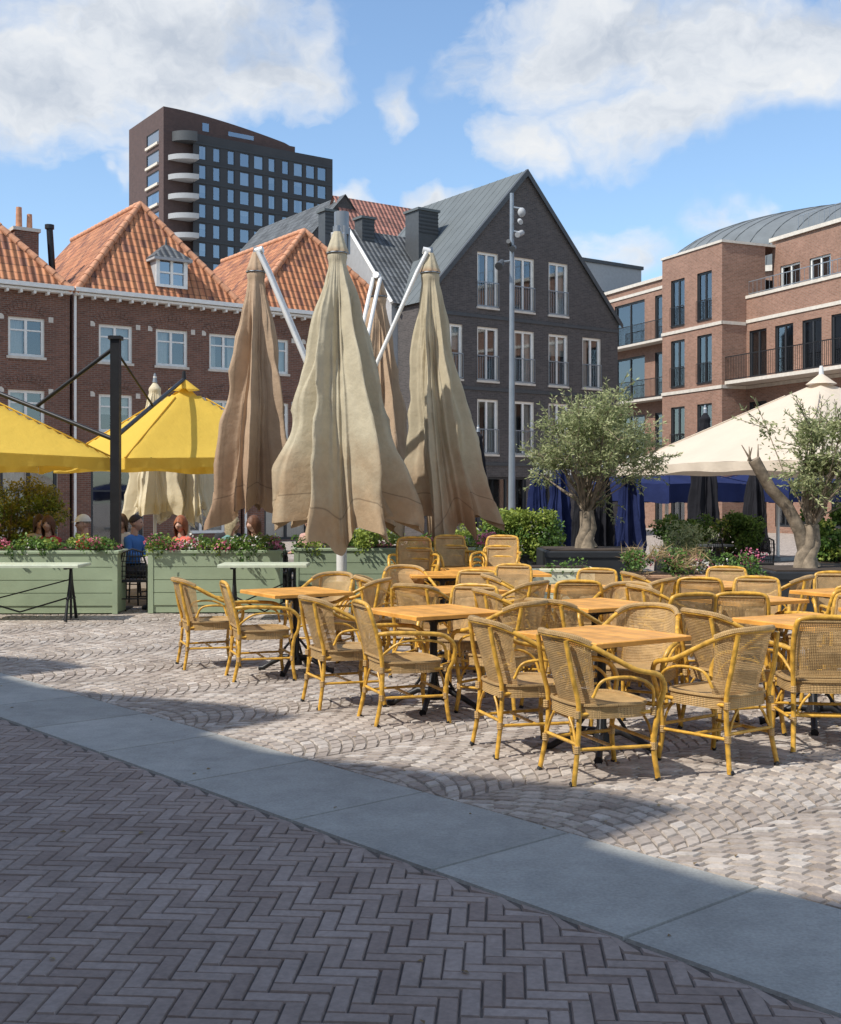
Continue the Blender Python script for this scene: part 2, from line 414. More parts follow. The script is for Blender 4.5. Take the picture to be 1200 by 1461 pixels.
# ------------------------------------------------------------------ facade helper
ID=lambda a,d,z:(a,d,z)
def window(g,a0,a1,z0,z1,T,fr,style,depth=.14,fm='white'):
    wl=g.p('reveals_dark' if style in('dark','tower') else 'reveals','stone' if style not in('dark','tower') else 'dframe')
    for q in (((a0,0,z0),(a0,depth,z0),(a0,depth,z1),(a0,0,z1)),((a1,0,z0),(a1,depth,z0),(a1,depth,z1),(a1,0,z1)),
              ((a0,0,z1),(a1,0,z1),(a1,depth,z1),(a0,depth,z1)),((a0,0,z0),(a1,0,z0),(a1,depth,z0),(a0,depth,z0))):
        wl.quad(*[T(*p) for p in q])
    F=g.p('frames_'+fm,fm); y0,y1=depth-.07,depth
    for b in (((a0,y0,z0),(a0+fr,y1,z1)),((a1-fr,y0,z0),(a1,y1,z1)),((a0+fr,y0,z0),(a1-fr,y1,z0+fr)),((a0+fr,y0,z1-fr),(a1-fr,y1,z1))):
        F.box(*b,T=T)
    am=(a0+a1)/2
    if style in('case','french','dark'):
        F.box((am-fr*.5,y0+.005,z0+fr),(am+fr*.5,y1-.005,z1-fr),T=T)
    if style=='case':
        zt=z0+(z1-z0)*.68; F.box((a0+fr,y0+.01,zt-.025),(a1-fr,y1-.01,zt+.025),T=T)
    gl=g.p('glass' if style!='tower' else 'tower_glass','glass' if style!='tower' else 'glassd')
    yg=depth-.02
    gl.quad(*[T(*p) for p in ((a0+fr,yg,z0+fr),(a1-fr,yg,z0+fr),(a1-fr,yg,z1-fr),(a0+fr,yg,z1-fr))])
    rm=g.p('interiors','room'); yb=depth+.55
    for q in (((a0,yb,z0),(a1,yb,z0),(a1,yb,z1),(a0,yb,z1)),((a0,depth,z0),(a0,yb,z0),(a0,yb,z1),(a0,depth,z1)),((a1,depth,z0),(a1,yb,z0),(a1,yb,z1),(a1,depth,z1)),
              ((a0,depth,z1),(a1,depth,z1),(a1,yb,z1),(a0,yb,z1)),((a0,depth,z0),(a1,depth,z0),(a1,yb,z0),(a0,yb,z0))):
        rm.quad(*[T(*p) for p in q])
    if style in('case','french') or (style=='tower' and R()<.45):
        cu=g.p('curtains','curtain'); yc=depth+.12
        if R()<.85:
            x=R(); ws=(a1-a0)
            def cur(b0,b1,zz0,zz1):
                cu.grid(lambda u,v:T(b0+(b1-b0)*u,yc+.03*math.sin(u*(b1-b0)*60),zz0+(zz1-zz0)*v),max(4,int((b1-b0)*24)),1)
            if x<.4: cur(a0,a0+ws*.3,z0,z1); cur(a1-ws*.3,a1,z0,z1)
            elif x<.7: cur(a0,a1,z0+(z1-z0)*U(.35,.7),z1)
            elif x<.85: cur(a0,a0+ws*.45,z0,z1)
            else: cur(a0,a1,z0,z1)
def facade(g,x0,x1,z0,zt,wins,wall='walls',wm='brown',T=ID,extra=()):
    f=zt if callable(zt) else (lambda x:zt)
    xs=sorted(set([x0,x1]+[w[0] for w in wins]+[w[1] for w in wins]+list(extra)))
    mb=g.p(wall,wm)
    for a,b in zip(xs,xs[1:]):
        mid=(a+b)/2; cur=z0
        for w_ in sorted([w for w in wins if w[0]<=mid<=w[1]],key=lambda w:w[2]):
            if w_[2]>cur+1e-4: mb.quad(T(a,0,cur),T(b,0,cur),T(b,0,w_[2]),T(a,0,w_[2]))
            cur=w_[3]
        mb.quad(T(a,0,cur),T(b,0,cur),T(b,0,f(b)),T(a,0,f(a)))
    for w_ in wins: window(g,w_[0],w_[1],w_[2],w_[3],T,w_[5],w_[4],fm=w_[6])
def planeuv(mb,pts,udir,r=.5):
    pts=[Vector(p) for p in pts]; u=Vector(udir).normalized()
    nrm=(pts[1]-pts[0]).cross(pts[2]-pts[0]).normalized(); v=nrm.cross(u)
    if v.z<0: v=-v
    mb.add(pts,[list(range(len(pts)))],False,r,[(p.dot(u)+50,p.dot(v)+50) for p in pts])
def railing(mb,a0,a1,z0,z1,y,T=ID,step=.11,r=.012):
    for zz in (z0,z1): mb.box((a0,y-r,zz-.02),(a1,y+r,zz+.02),T=T)
    n=max(2,int((a1-a0)/step))
    for i in range(n+1):
        x=a0+(a1-a0)*i/n; mb.box((x-.008,y-.008,z0),(x+.008,y+.008,z1),T=T)
# ------------------------------------------------------------------ brown brick houses with orange hipped roofs
EA=math.radians(34.8); ex=Vector((math.cos(EA),math.sin(EA),0)); bx=Vector((-math.sin(EA),math.cos(EA),0))
B0=Vector((-6.79,44.4,0))
def onl(t,d=0): p=B0+ex*t+bx*d; return (p.x,p.y,0)
def brown_house(t0,t1,wts,apexz,setb,dormer=None,chim=None,eave=8.7,shift=0):
    g=G('brown_brick_house',onl(t0),EA); w=t1-t0; D=10; wins=[]
    for t in wts:
        a=t-t0
        wins.append((a-.6,a+.6,6.38,7.68,'case',.09,'white'))
        wins.append((a-.6,a+.6,3.95,5.25,'case',.09,'white'))
    n=max(1,int(w/2.6))
    for i in range(n):
        a=w*(i+.5)/n; wins.append((a-.95,a+.95,.35 if i%2 else .05,2.75,'french' if i%2 else 'case',.1,'white' if i%2 else 'dframe'))
    facade(g,0,w,0,eave,wins)
    wl=g.p('walls','brown')
    wl.quad((0,0,0),(0,D,0),(0,D,eave),(0,0,eave)); wl.quad((w,0,0),(w,D,0),(w,D,eave),(w,0,eave)); wl.quad((0,D,0),(w,D,0),(w,D,eave),(0,D,eave))
    s=g.p('sills','stone')
    for w_ in wins:
        if w_[2]>3:
            s.box((w_[0]-.06,-.06,w_[2]-.09),(w_[1]+.06,-.003,w_[2]-.003))
            ar=g.p('arches','brown'); a=(w_[0]+w_[1])/2
            for k in range(11):
                th=math.radians(50+k*8); r0=.98; r1=1.2
                zc=w_[3]-.68
                th2=th+math.radians(7)
                ar.add([(a+math.cos(th)*r0,-.025,zc+math.sin(th)*r0),(a+math.cos(th2)*r0,-.025,zc+math.sin(th2)*r0),(a+math.cos(th2)*r1,-.025,zc+math.sin(th2)*r1),(a+math.cos(th)*r1,-.025,zc+math.sin(th)*r1)],[[0,1,2,3]])
            for q in (-1,1):
                s.box((a+q*.82-.08,-.02,w_[3]-.1),(a+q*.82+.08,-.004,w_[3]+.08))
    s.box((0,-.05,3.05),(w,-.004,3.2))
    gt=g.p('gutter','white'); gt.box((-.02,-.42,eave-.02),(w+.02,-.28,eave+.12)); gt.box((0,-.3,eave-.12),(w,-.004,eave-.04))
    for i in range(int(w/.45)): gt.box((.2+i*.45,-.28,eave-.22),(.28+i*.45,-.004,eave-.122))
    g.p('drainpipe','white').tube([(.05,-.12,0),(.05,-.12,eave-.1)],.05)
    rf=g.p('roof','tile'); e=.3; cx=w/2+shift; rb=D-.5
    A=(cx,setb,apexz); Bk=(cx,rb,apexz)
    c=[(-.0,-e,eave),(w,-e,eave),(w,D+e,eave),(0,D+e,eave)]
    planeuv(rf,[c[0],c[1],A],(1,0,0)); planeuv(rf,[c[1],c[2],Bk,A],(0,1,0)); planeuv(rf,[c[3],c[0],A,Bk],(0,1,0)); planeuv(rf,[c[2],c[3],Bk],(1,0,0))
    rd=g.p('ridge_tiles','ridge')
    def ridge(p,q):
        p=Vector(p);q=Vector(q);n=int((q-p).length/.4)
        for i in range(n):
            a=p.lerp(q,i/n); b=p.lerp(q,(i+1.08)/n); rd.tube([a,b],[.13,.105],8)
    ridge(c[0],A); ridge(c[1],A); ridge(Bk,A)
    if dormer:
        a,zb=dormer
        sl_=(apexz-eave)/(setb+e); y=-e+(zb-eave)/sl_; hw=.6; h=1.05; yb=y+1.4
        dm=g.p('dormer','grey')
        dm.quad((a-hw,y,zb),(a-hw,yb,zb),(a-hw,yb,zb+h),(a-hw,y,zb+h)); dm.quad((a+hw,y,zb),(a+hw,yb,zb),(a+hw,yb,zb+h),(a+hw,y,zb+h))
        g.p('dormer_dark','glassd').quad((a-hw,y+.03,zb),(a+hw,y+.03,zb),(a+hw,y+.03,zb+h),(a-hw,y+.03,zb+h))
        g.p('dormer_room','room').quad((a-hw,y+.3,zb),(a+hw,y+.3,zb),(a+hw,y+.3,zb+h),(a-hw,y+.3,zb+h))
        fw=g.p('dormer_window','white')
        for q in (((a-hw,y-.04,zb),(a-hw+.14,y+.02,zb+h)),((a+hw-.14,y-.04,zb),(a+hw,y+.02,zb+h)),((a-hw+.14,y-.04,zb),(a+hw-.14,y+.02,zb+.1)),((a-hw+.14,y-.04,zb+h-.1),(a+hw-.14,y+.02,zb+h)),((a-.05,y-.03,zb+.1),(a+.05,y+.015,zb+h-.1)),((a-hw+.14,y-.02,zb+.5),(a-.05,y+.015,zb+.56)),((a+.05,y-.02,zb+.5),(a+hw-.14,y+.015,zb+.56))): fw.box(*q)
        dr=g.p('dormer_roof','slate'); r=.75
        pk=(a,y+.5,zb+h+.62); pb=(a,y+2,zb+h+.62); q=[(a-r,y-.2,zb+h),(a+r,y-.2,zb+h),(a+r,y+2,zb+h),(a-r,y+2,zb+h)]
        planeuv(dr,[q[0],q[1],pk],(1,0,0)); planeuv(dr,[q[1],q[2],pb,pk],(0,1,0)); planeuv(dr,[q[3],q[0],pk,pb],(0,1,0))
        dm.box((a-r+.02,y-.2,zb+h-.1),(a+r-.02,y+1.8,zb+h-.005))
        g.p('finial','dgrey').tube([(a,y+.5,zb+h+.6),(a,y+.5,zb+h+.85)],[.05,.02])
    if chim:
        for (cxx,cyy,z0,z1,s1) in chim:
            ch=g.p('chimney','brown'); ch.box((cxx-s1,cyy-s1,z0),(cxx+s1,cyy+s1,z1)); g.p('chimney_cap','stone').box((cxx-s1-.06,cyy-s1-.06,z1),(cxx+s1+.06,cyy+s1+.06,z1+.12))
            g.p('chimney_pots','ridge').tube([(cxx-.15,cyy,z1+.1),(cxx-.15,cyy,z1+.9)],[.12,.1]); g.p('chimney_pots','ridge').tube([(cxx+.22,cyy,z1+.1),(cxx+.22,cyy,z1+.7)],[.11,.09])
    g.build().place(); return g
brown_house(-14.6,-6.35,[-7.82,-9.9,-12],13.0,2.4,chim=[(7.35,2.3,8.8,11.0,.42)])
brown_house(-6.25,.1,[-4.73,-2.64,-.57],12.55,1.9,dormer=(3.6,9.2))
g=G('flue_pipe',onl(-6.2,2.2),EA); g.p('pipe','iron').tube([(0,0,9),(-.15,0,11.3)],.12); g.p('cowl','iron').tube([(-.15,0,11.25),(-.15,0,11.4)],.17); g.build().place()
brown_house(.2,7.54,[1.5,3.6,5.8],12.45,1.9)
# ------------------------------------------------------------------ dark gabled house
def black_house():
    w=10.4;ev=9.25;ap=15.06;D=7.5
    g=G('dark_brick_gabled_house',(.07,46.07,0),EA)
    wins=[]
    for a in (3.2,5.1,6.95): wins.append((a-.52,a+.52,9.3,11.5,'french',.09,'white'))
    for zb,zt in ((6.35,8.5),(3.4,5.6)):
        for a in (1.4,3.2,5.1,6.95,8.85): wins.append((a-.52,a+.52,zb,zt,'french',.09,'white'))
    for a0,a1 in ((.5,2.6),(3.2,5.2),(5.6,7.4),(8,9.9)): wins.append((a0,a1,.1,2.5,'dark',.1,'dframe'))
    zt=lambda x: ev+(ap-ev)*(1-abs(x-w/2)/(w/2))
    facade(g,0,w,0,zt,wins,wm='black',extra=[w/2])
    wl=g.p('walls','black')
    wl.quad((0,0,0),(0,D,0),(0,D,ev),(0,0,ev)); wl.quad((w,0,0),(w,D,0),(w,D,ev),(w,0,ev)); wl.add([(0,D,0),(w,D,0),(w,D,ev),(w/2,D,ap),(0,D,ev)],[[0,1,2,3,4]])
    rf=g.p('roof','zinc')
    for sg,x0 in ((-1,0),(1,w)):
        rf.quad((w/2,-.12,ap+.06),(w/2,D,ap+.06),(x0+sg*.15,D,ev-.05),(x0+sg*.15,-.12,ev-.05))
        n=14
        for i in range(n):
            y=D*(i+.5)/n; rf.tube([(w/2,y,ap+.065),(x0+sg*.15,y,ev-.045)],.012,5)
        tr=g.p('verge','dgrey')
        p=Vector((w/2,-.14,ap+.1)); q=Vector((x0+sg*.2,-.14,ev-.03))
        tr.add([p,q,q+Vector((0,0,-.25)),p+Vector((0,0,-.28)),p+Vector((0,.16,0)),q+Vector((0,.16,0))],[[0,1,2,3],[0,1,5,4]])
    bd=g.p('bands','dgrey')
    for z in (8.85,5.95,2.95): bd.box((0,-.04,z),(w,-.003,z+.13))
    rl=g.p('railings','steel')
    for w_ in wins:
        if w_[2]>3:
            railing(rl,w_[0]-.02,w_[1]+.02,w_[2]+.05,w_[2]+1.0,-.05)
            g.p('sills','stone').box((w_[0]-.05,-.07,w_[2]-.08),(w_[1]+.05,-.004,w_[2]-.004))
    sg=g.p('shop_sign_letters','white')
    x=5.4
    for i in range(11):
        ww=U(.1,.2); sg.box((x,-.07,2.62),(x+ww*.35,-.045,2.86))
        if i%2: sg.box((x+ww*.35,-.07,2.62),(x+ww,-.045,2.68))
        if i%3: sg.box((x+ww*.35,-.07,2.8),(x+ww,-.045,2.86))
        x+=ww+.08
    g.build().place()
black_house()
def gable_house(name,loc,w,D,ev,ap,wall,roof,ridge_dir='x',verge=None):
    g=G(name,loc,EA); wl=g.p('walls',wall); rf=g.p('roof',roof)
    if ridge_dir=='x':
        facade(g,0,w,0,ev,[(w*.5-.5,w*.5+.5,5,6.5,'case',.08,'white'),(w*.5-.5,w*.5+.5,2,3.5,'case',.08,'white')],wm=wall)
        for x in (0,w): wl.add([(x,0,0),(x,D,0),(x,D,ev),(x,D/2,ap),(x,0,ev)],[[0,1,2,3,4]])
        wl.quad((0,D,0),(w,D,0),(w,D,ev),(0,D,ev))
        planeuv(rf,[(-.12,-.25,ev-.1),(w+.1,-.25,ev-.1),(w+.1,D/2,ap),(-.12,D/2,ap)],(1,0,0)); planeuv(rf,[(-.12,D+.2,ev-.1),(w+.1,D+.2,ev-.1),(w+.1,D/2,ap),(-.12,D/2,ap)],(1,0,0))
        if verge:
            v=g.p('verge',verge)
            for a,b in (((-.16,-.27,ev-.1),(-.16,D/2,ap+.05)),((-.16,D+.2,ev-.1),(-.16,D/2,ap+.05))):
                v.tube([a,b],.09,4)
    else:
        zt=lambda x: ev+(ap-ev)*(1-abs(x-w/2)/(w/2))
        facade(g,0,w,0,zt,[(w*.5-.4,w*.5+.4,ev,ev+1.2,'case',.08,'white')],wm=wall,extra=[w/2])
        for x in (0,w): wl.quad((x,0,0),(x,D,0),(x,D,ev),(x,0,ev))
        planeuv(rf,[(-.1,-.1,ev-.1),(w/2,-.1,ap),(w/2,D,ap),(-.1,D,ev-.1)],(0,1,0)); planeuv(rf,[(w+.1,-.1,ev-.1),(w/2,-.1,ap),(w/2,D,ap),(w+.1,D,ev-.1)],(0,1,0))
    g.build().place(); return g
gable_house('slate_roofed_house',(-1.15,47.3,0),2.9,6.2,9.45,12.9,'grey','slate','x','white')
gable_house('grey_gabled_house',(-6.4,56,0),6.6,9,12.6,16.4,'black','slate','y')
gable_house('pink_roofed_house',(-2.7,56,0),5.0,5.2,12.6,16.4,'grey','tile2','x')
for (x,y,z0,z1,s) in ((.05,50.5,11,13.7,.5),(-2.35,50,11,13.3,.3),(-3.9,50.0,11,13.6,.28)):
    g=G('metal_chimney_box',(x,y,0),EA); g.p('box','dgrey').box((-s,-s,z0),(s,s,z1)); g.p('cap','zinc').box((-s-.07,-s-.07,z1),(s+.07,s+.07,z1+.1))
    for i in range(6): g.p('louvres','dframe').box((-s-.01,-s-.015,z1-.15-i*.16),(s+.01,-s-.002,z1-.09-i*.16))
    g.build().place()
# ------------------------------------------------------------------ tower
def tower():
    g=G('apartment_tower',(-39.9,185,0),EA); w=29.7; D=14.5
    TS=lambda a,d,z:(d,D-a,z)
    wins=[]; z=59.6
    while z>12:
        wins.append((7.6,12.6,z-2.3,z,'tower',.15,'dframe')); z-=3.2
    zt=62.6
    facade(g,0,D,0,zt,wins,wm='towerb',T=TS)
    for w_ in wins: g.p('loggia_slabs','stone').box((w_[0],-.3,w_[2]-.1),(w_[1],.05,w_[2]+.3),T=TS)
    wl=g.p('walls','towerb')
    top=lambda x: 62.6-2.2*(max(0,x-2)/20)**1.6 if x<22 else 60.2
    n=24
    for i in range(n):
        a=w*i/n*.78; b=w*(i+1)/n*.78
        wl.quad((a,0,0),(b,0,0),(b,0,top(b)),(a,0,top(a))); wl.quad((a,0,top(a)),(b,0,top(b)),(b,D,top(b)),(a,D,top(a)))
    wl.quad((w*.78,0,0),(w*.78,D,0),(w*.78,D,60),(w*.78,0,60)); wl.quad((0,D,0),(w,D,0),(w,D,59),(0,D,59))
    g.p('loft_windows','glassd').quad((6.5,-.06,59.9),(7.6,-.06,59.9),(7.6,-.06,61.2),(6.5,-.06,61.2))
    g.p('loft_windows','glassd').quad((11,-.06,59.9),(15.5,-.06,59.9),(15.5,-.06,60.6),(11,-.06,60.6))
    TB=lambda a,d,z:(a,d-1.2,z)
    wins=[]; z=57.3
    cols=[6.0,8.4,10.9,13.3,15.8,18.2,20.7,23.1,25.4,27.6]
    while z>6:
        for c in cols:
            wd=1.15 if int(c)%2 else .85
            wins.append((c-wd*.75,c+wd*.75,z-2.35,z-.1,'tower',.12,'dframe'))
        z-=3.05
    facade(g,4.4,w,0,58.9,wins,wall='black_facade',wm='tdark',T=TB)
    bk=g.p('black_facade','tdark')
    bk.quad((4.4,-1.2,58.9),(w,-1.2,58.9),(w,D,58.9),(4.4,D,58.9)); bk.quad((w,-1.2,0),(w,D,0),(w,D,58.9),(w,-1.2,58.9))
    for i in range(17):
        zz=57.6-i*3.05
        def arc(r,z0,z1,mb):
            pts=[(4.4+.2-r*math.sin(t),-1.2+2.2-r*math.cos(t)) for t in [math.pi*.5*k/8*1.15 for k in range(9)]]
            c=(4.6,1.0)
            vs=[(*p,z0) for p in pts]+[(*p,z1) for p in pts]
            mb.add(vs,[[k,k+1,k+10,k+9] for k in range(8)],True)
            mb.add([(*p,z1) for p in pts]+[(c[0],c[1],z1)],[list(range(10))]); mb.add([(*p,z0) for p in pts]+[(c[0],c[1],z0)],[list(range(10))])
        arc(4.0 if i>0 else 3.4,zz-.2,zz+ (.6 if i>0 else 1.3),g.p('curved_balconies' if 0<i<6 else 'dark_balconies','grey' if 0<i<6 else 'dgrey'))
    fl=g.p('floor_bands','dframe')
    z=57.3
    while z>6: fl.box((4.5,-1.28,z+.02),(w-.05,-1.205,z+.32)); z-=3.05
    g.p('roof_plant','towerb').box((12,4,60),(20,11,62))
    g.build().place()
tower()
# ------------------------------------------------------------------ red brick apartment building (right)
RA=math.atan2(-.915,.40)
P0=Vector((12.58,62,0))
def right_building():
    g=G('red_brick_apartment_building',tuple(P0),RA); top=14.0
    wins=[]
    for a in (1.35,3.55):
        for z0,z1 in ((10.4,12.8),(7.3,9.7),(3.9,6.3),(.3,3.0)): wins.append((a-.58,a+.58,z0,z1,'dark',.09,'dframe'))
    facade(g,0,4.92,0,top,wins,wm='red')
    TR=lambda a,d,z:(4.92-d,a,z)
    facade(g,0,2.6,0,top,[],wm='red',T=TR)
    wl=g.p('walls','red'); wl.quad((0,0,0),(0,4,0),(0,4,top),(0,0,top)); wl.quad((0,0,top-.01),(4.92,0,top-.01),(4.92,4,top-.01),(0,4,top-.01))
    cp=g.p('copings','stone'); cp.box((-.06,-.06,top),(4.98,4,top+.12))
    b=g.p('stone_bands','stone')
    for z in (10.05,6.95,3.45):
        b.box((-.03,-.05,z),(4.97,-.003,z+.16)); b.box((4.923,-.05,z),(4.97,1.4,z+.16))
    rl=g.p('railings','iron')
    for w_ in wins:
        if w_[2]>3: railing(rl,w_[0],w_[1],w_[2]+.05,w_[2]+1.0,-.07)
    TM=lambda a,d,z:(4.92+a,1.46+d,z)
    wins=[]
    for z0,z1 in ((7.5,9.75),(4.1,6.3),(.3,3.0)):
        a=.85
        while a<29: wins.append((a-.62,a+.62,z0,z1,'dark',.09,'dframe')); a+=1.85
    facade(g,0,30,0,11.35,wins,wm='red',T=TM)
    cp.box((0,-.06,11.35),(30,.35,11.5),T=TM)
    for z in (10.15,6.95,3.45): b.box((.03,-.05,z),(30,-.003,z+.16),T=TM)
    bs=g.p('balcony_slab','stone')
    for z in (7.15,):
        bs.box((-.0,-1.3,z-.02),(30,-.06,z+.14),T=TM); railing(rl,.0,30,z+.2,z+1.3,-1.25,T=TM,step=.12,r=.02)
    TP=lambda a,d,z:(4.92+a,3.2+d,z)
    wins=[]; a=1.1
    while a<28: wins.append((a-.7,a+.7,11.5,13.0,'dark',.09,'white')); a+=2.05
    facade(g,-.2,30,0,14.3,wins,wm='red',T=TP,wall='penthouse_walls')
    g.p('penthouse_walls','red').quad(TP(-.2,0,14.3),TP(30,0,14.3),TP(30,14,14.3),TP(-.2,14,14.3))
    cp.box((-.3,-.12,14.3),(30,.3,14.48),T=TP)
    railing(g.p('roof_railing','steel'),0,30,11.6,12.2,.15,T=TM,step=.3)
    railing(g.p('roof_railing','steel'),1,30,14.5,15.4,.6,T=TP,step=.35)
    TL=lambda a,d,z:(-12+a,1.5+d,z)
    wins=[]
    for z0,z1 in ((10.3,12.7),(7.2,9.6),(3.9,6.3),(.3,3.0)):
        wins.append((5.2,8.2,z0,z1,'dark',.1,'dframe')); wins.append((9.2,11.2,z0,z1,'dark',.1,'dframe')); wins.append((1.2,4,z0,z1,'dark',.1,'dframe'))
    facade(g,0,12,0,13.5,wins,wm='red',T=TL)
    cp.box((0,-.1,13.5),(12,.3,13.68),T=TL)
    for z in (13.0,10.05,6.95,3.45): b.box((0,-.05,z),(11.9,-.003,z+.16),T=TL)
    for z in (10.2,7.1,3.6):
        railing(rl,4.9,11.6,z,z+1.0,-.7,T=TL,step=.12); bs.box((4.9,-.75,z-.15),(11.6,-.06,z-.02),T=TL)
    g.p('flat_roof','dgrey').quad(TL(0,0,13.5),TL(12,0,13.5),TL(12,14,13.5),TL(0,14,13.5))
    g.build().place()
right_building()
g=G('curved_roof_building',(31.5,76,0),0)
g.p('roof','domez').grid(lambda u,v:(16*math.cos(u*6.2832)*math.cos(v*1.5708),9*math.sin(u*6.2832)*math.cos(v*1.5708),15.2+5.0*math.sin(v*1.5708)**.8),64,14,closeu=True)
for i in range(0,64):
    th=i/64*6.2832; g.p('seams','domez').tube([(16.02*math.cos(th)*math.cos(v),9.02*math.sin(th)*math.cos(v),15.22+5.01*math.sin(v)**.8) for v in [.01+k*.12 for k in range(12)]],.02,4)
g.p('drum','red').grid(lambda u,v:(15.9*math.cos(u*6.2832),8.9*math.sin(u*6.2832),15.2*v),48,1,closeu=True)
g.p('cornice','stone').grid(lambda u,v:(16.1*math.cos(u*6.2832),9.1*math.sin(u*6.2832),14.9+.35*v),48,1,closeu=True)
g.build().place()
g=G('grey_apartment_block',(9.4,70,0),EA)
facade(g,0,5,0,15.6,[(1+i*1.6,1.9+i*1.6,12,14,'dark',.08,'dframe') for i in range(2)],wm='grey'); g.p('walls','grey').box((0.01,.8,0),(4.99,8,15.5)); g.p('roof_edge','dgrey').box((-.1,-.1,15.6),(5.1,8,15.8)); g.build().place()
# row of houses on the near side of the square (shades the foreground)
g=G('brick_row_house',(*sn(0,-5.0),0),math.atan2(SY,SX))
HB=11.1
wins=[]
TF=lambda a,d,z:(a,-d,z)
for i in range(14):
    for z in (.4,4,7.4): wins.append((-33+i*3.2,-31.4+i*3.2,z,z+2.2,'case',.09,'white'))
facade(g,-36,16,0,HB,wins,wm='brown',T=TF)
g.p('mass','brown').box((-35.99,-12,0),(15.99,-.9,HB-.01))
for k in range(-9,5):
    s0=-2.0+3.42*k
    a=g.p('gables','brown'); a.add([(s0-2.3,0,HB),(s0+.35,0,HB),(s0+.1,0,HB+1.05),(s0-.5,0,HB+1.0),(s0-2.3,-1.0,HB),(s0+.35,-1.0,HB),(s0+.1,-1.0,HB+1.05),(s0-.5,-1.0,HB+1.0)],[[0,1,2,3],[4,5,6,7],[1,2,6,5],[2,3,7,6],[3,0,4,7]])
g.build().place()
# ------------------------------------------------------------------ parasols
def closed_canopy(mb,az,L0,Rm,seed,drift=(0,0),nf=7,dip=.12,x0=0,y0=0,skirt=1.0,tips=()):
    rr=random.Random(seed); ph=[rr.uniform(0,6.28) for _ in range(8)]
    def prof(t):
        if t<.05: return .03+.1*t/.05
        if t<.08: return .13-.02*(t-.05)/.03
        return .11+(Rm-.11)*((t-.08)/.92)**.88
    def pleat(x): return 1-2*abs(math.sin(x/2))**.6
    def fn(u,v):
        th=u*2*math.pi; t=v
        e=min(1,max(0,(t-.06)/.18))
        c1=pleat(nf*th+ph[0]+.8*math.sin(2*th+ph[5])+.25*math.sin(5*t+ph[6]))
        c2=pleat((2*nf+3)*th+ph[1]+1.1*t+.5*math.sin(3*th+ph[7])); c3=math.cos(3*th+ph[2]); c5=math.cos(31*th+ph[3]+2*t)
        f=1+e*(.36*c1+.15*c2*(.5+.5*c3)+.08*c3)+.02*c5*(e+.3)
        r=prof(t)*f
        r+=.16*noise.noise(Vector((math.cos(th)*1.6+seed,math.sin(th)*1.6,t*5)))*e*Rm
        r+=.06*noise.noise(Vector((math.cos(th)*5+seed,math.sin(th)*5,t*9)))*e*Rm*(1-t*.3)
        ex_=0
        for (ta,tw,tl) in tips:
            d=math.atan2(math.sin(th-ta),math.cos(th-ta)); ex_+=tl*math.exp(-(d/tw)**2)
        hem=L0*(1+dip*(.4*math.cos(4*th+ph[4])+.6*c1)*(t**3))+ex_*t**2.5
        z=az-t*hem
        dx=drift[0]*t**2.2; dy=drift[1]*t**2.2
        if t>.9: r*=1+(.10*(t-.9)/.1)*skirt*c2
        if t>.905: r+=.012
        return (x0+dx+r*math.cos(th),y0+dy+r*math.sin(th),z)
    mb.grid(fn,240,70,closeu=True)
def big_parasol(x,y,az,L0,Rm,seed,mat,drift,mast,nf=7,dip=.12,tips=()):
    g=G('closed_cantilever_parasol',(x,y,0))
    closed_canopy(g.p('canvas',mat),az,L0,Rm,seed,drift,nf=nf,dip=dip,tips=tips)
    cap=g.p('canvas_cap',mat)
    cap.grid(lambda u,v:((.05+.08*v+.014*math.cos(8*u*6.283)*v)*math.cos(u*6.283),(.05+.08*v+.014*math.cos(8*u*6.283)*v)*math.sin(u*6.283),az+.12-.26*v),40,3,closeu=True)
    g.p('strap','steel').tube([(.128*math.cos(k*.39),.128*math.sin(k*.39),az-.15) for k in range(17)],.010,5)
    g.p('hub','steel').tube([(0,0,az-.1),(0,0,az+.2)],[.06,.035])
    g.p('inner_pole','alu').tube([(0,0,az-L0*.9),(0,0,az)],.03)
    mx,my=mast[0]-x,mast[1]-y
    a=g.p('arm','alu'); d=Vector((mx,my,0)).normalized(); s=Vector((-d.y,d.x,0))*.055
    for q in (-1,1):
        p0=Vector((0,0,az+.12))+s*q+d*.05; p1=Vector((mx,my,2.35))+s*q
        a.tube([p0,p0.lerp(p1,.12)+Vector((0,0,.03)),p1],.032,6)
    a.tube([Vector((0,0,az+.14)),Vector((0,0,az+.16))+d*.1],.05,8)
    g.build().place()
MAST=(-1.06,16.0)
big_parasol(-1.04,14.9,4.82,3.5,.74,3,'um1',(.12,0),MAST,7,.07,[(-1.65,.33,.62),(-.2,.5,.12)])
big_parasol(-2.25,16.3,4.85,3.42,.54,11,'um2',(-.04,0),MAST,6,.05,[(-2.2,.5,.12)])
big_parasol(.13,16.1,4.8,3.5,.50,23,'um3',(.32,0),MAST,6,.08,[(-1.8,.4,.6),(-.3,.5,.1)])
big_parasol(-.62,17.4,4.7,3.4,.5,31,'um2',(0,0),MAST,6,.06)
g=G('parasol_mast',(*MAST,0)); g.p('mast','alu').tube([(0,0,0),(0,0,5.3)],.07,12); g.p('head','steel').tube([(0,0,5.15),(0,0,5.45)],.1,12)
for k in range(4): g.p('head','steel').tube([(.1*math.cos(k*1.57+.5),.1*math.sin(k*1.57+.5),4.9),(.1*math.cos(k*1.57+.5),.1*math.sin(k*1.57+.5),5.25)],.03,6)
g.p('base','steel').bbox((-.5,-.5,0.02),(.5,.5,.14),.02); g.p('counterweight','sage').box((-.18,-.18,.14),(.18,.18,.5)); g.build().place()
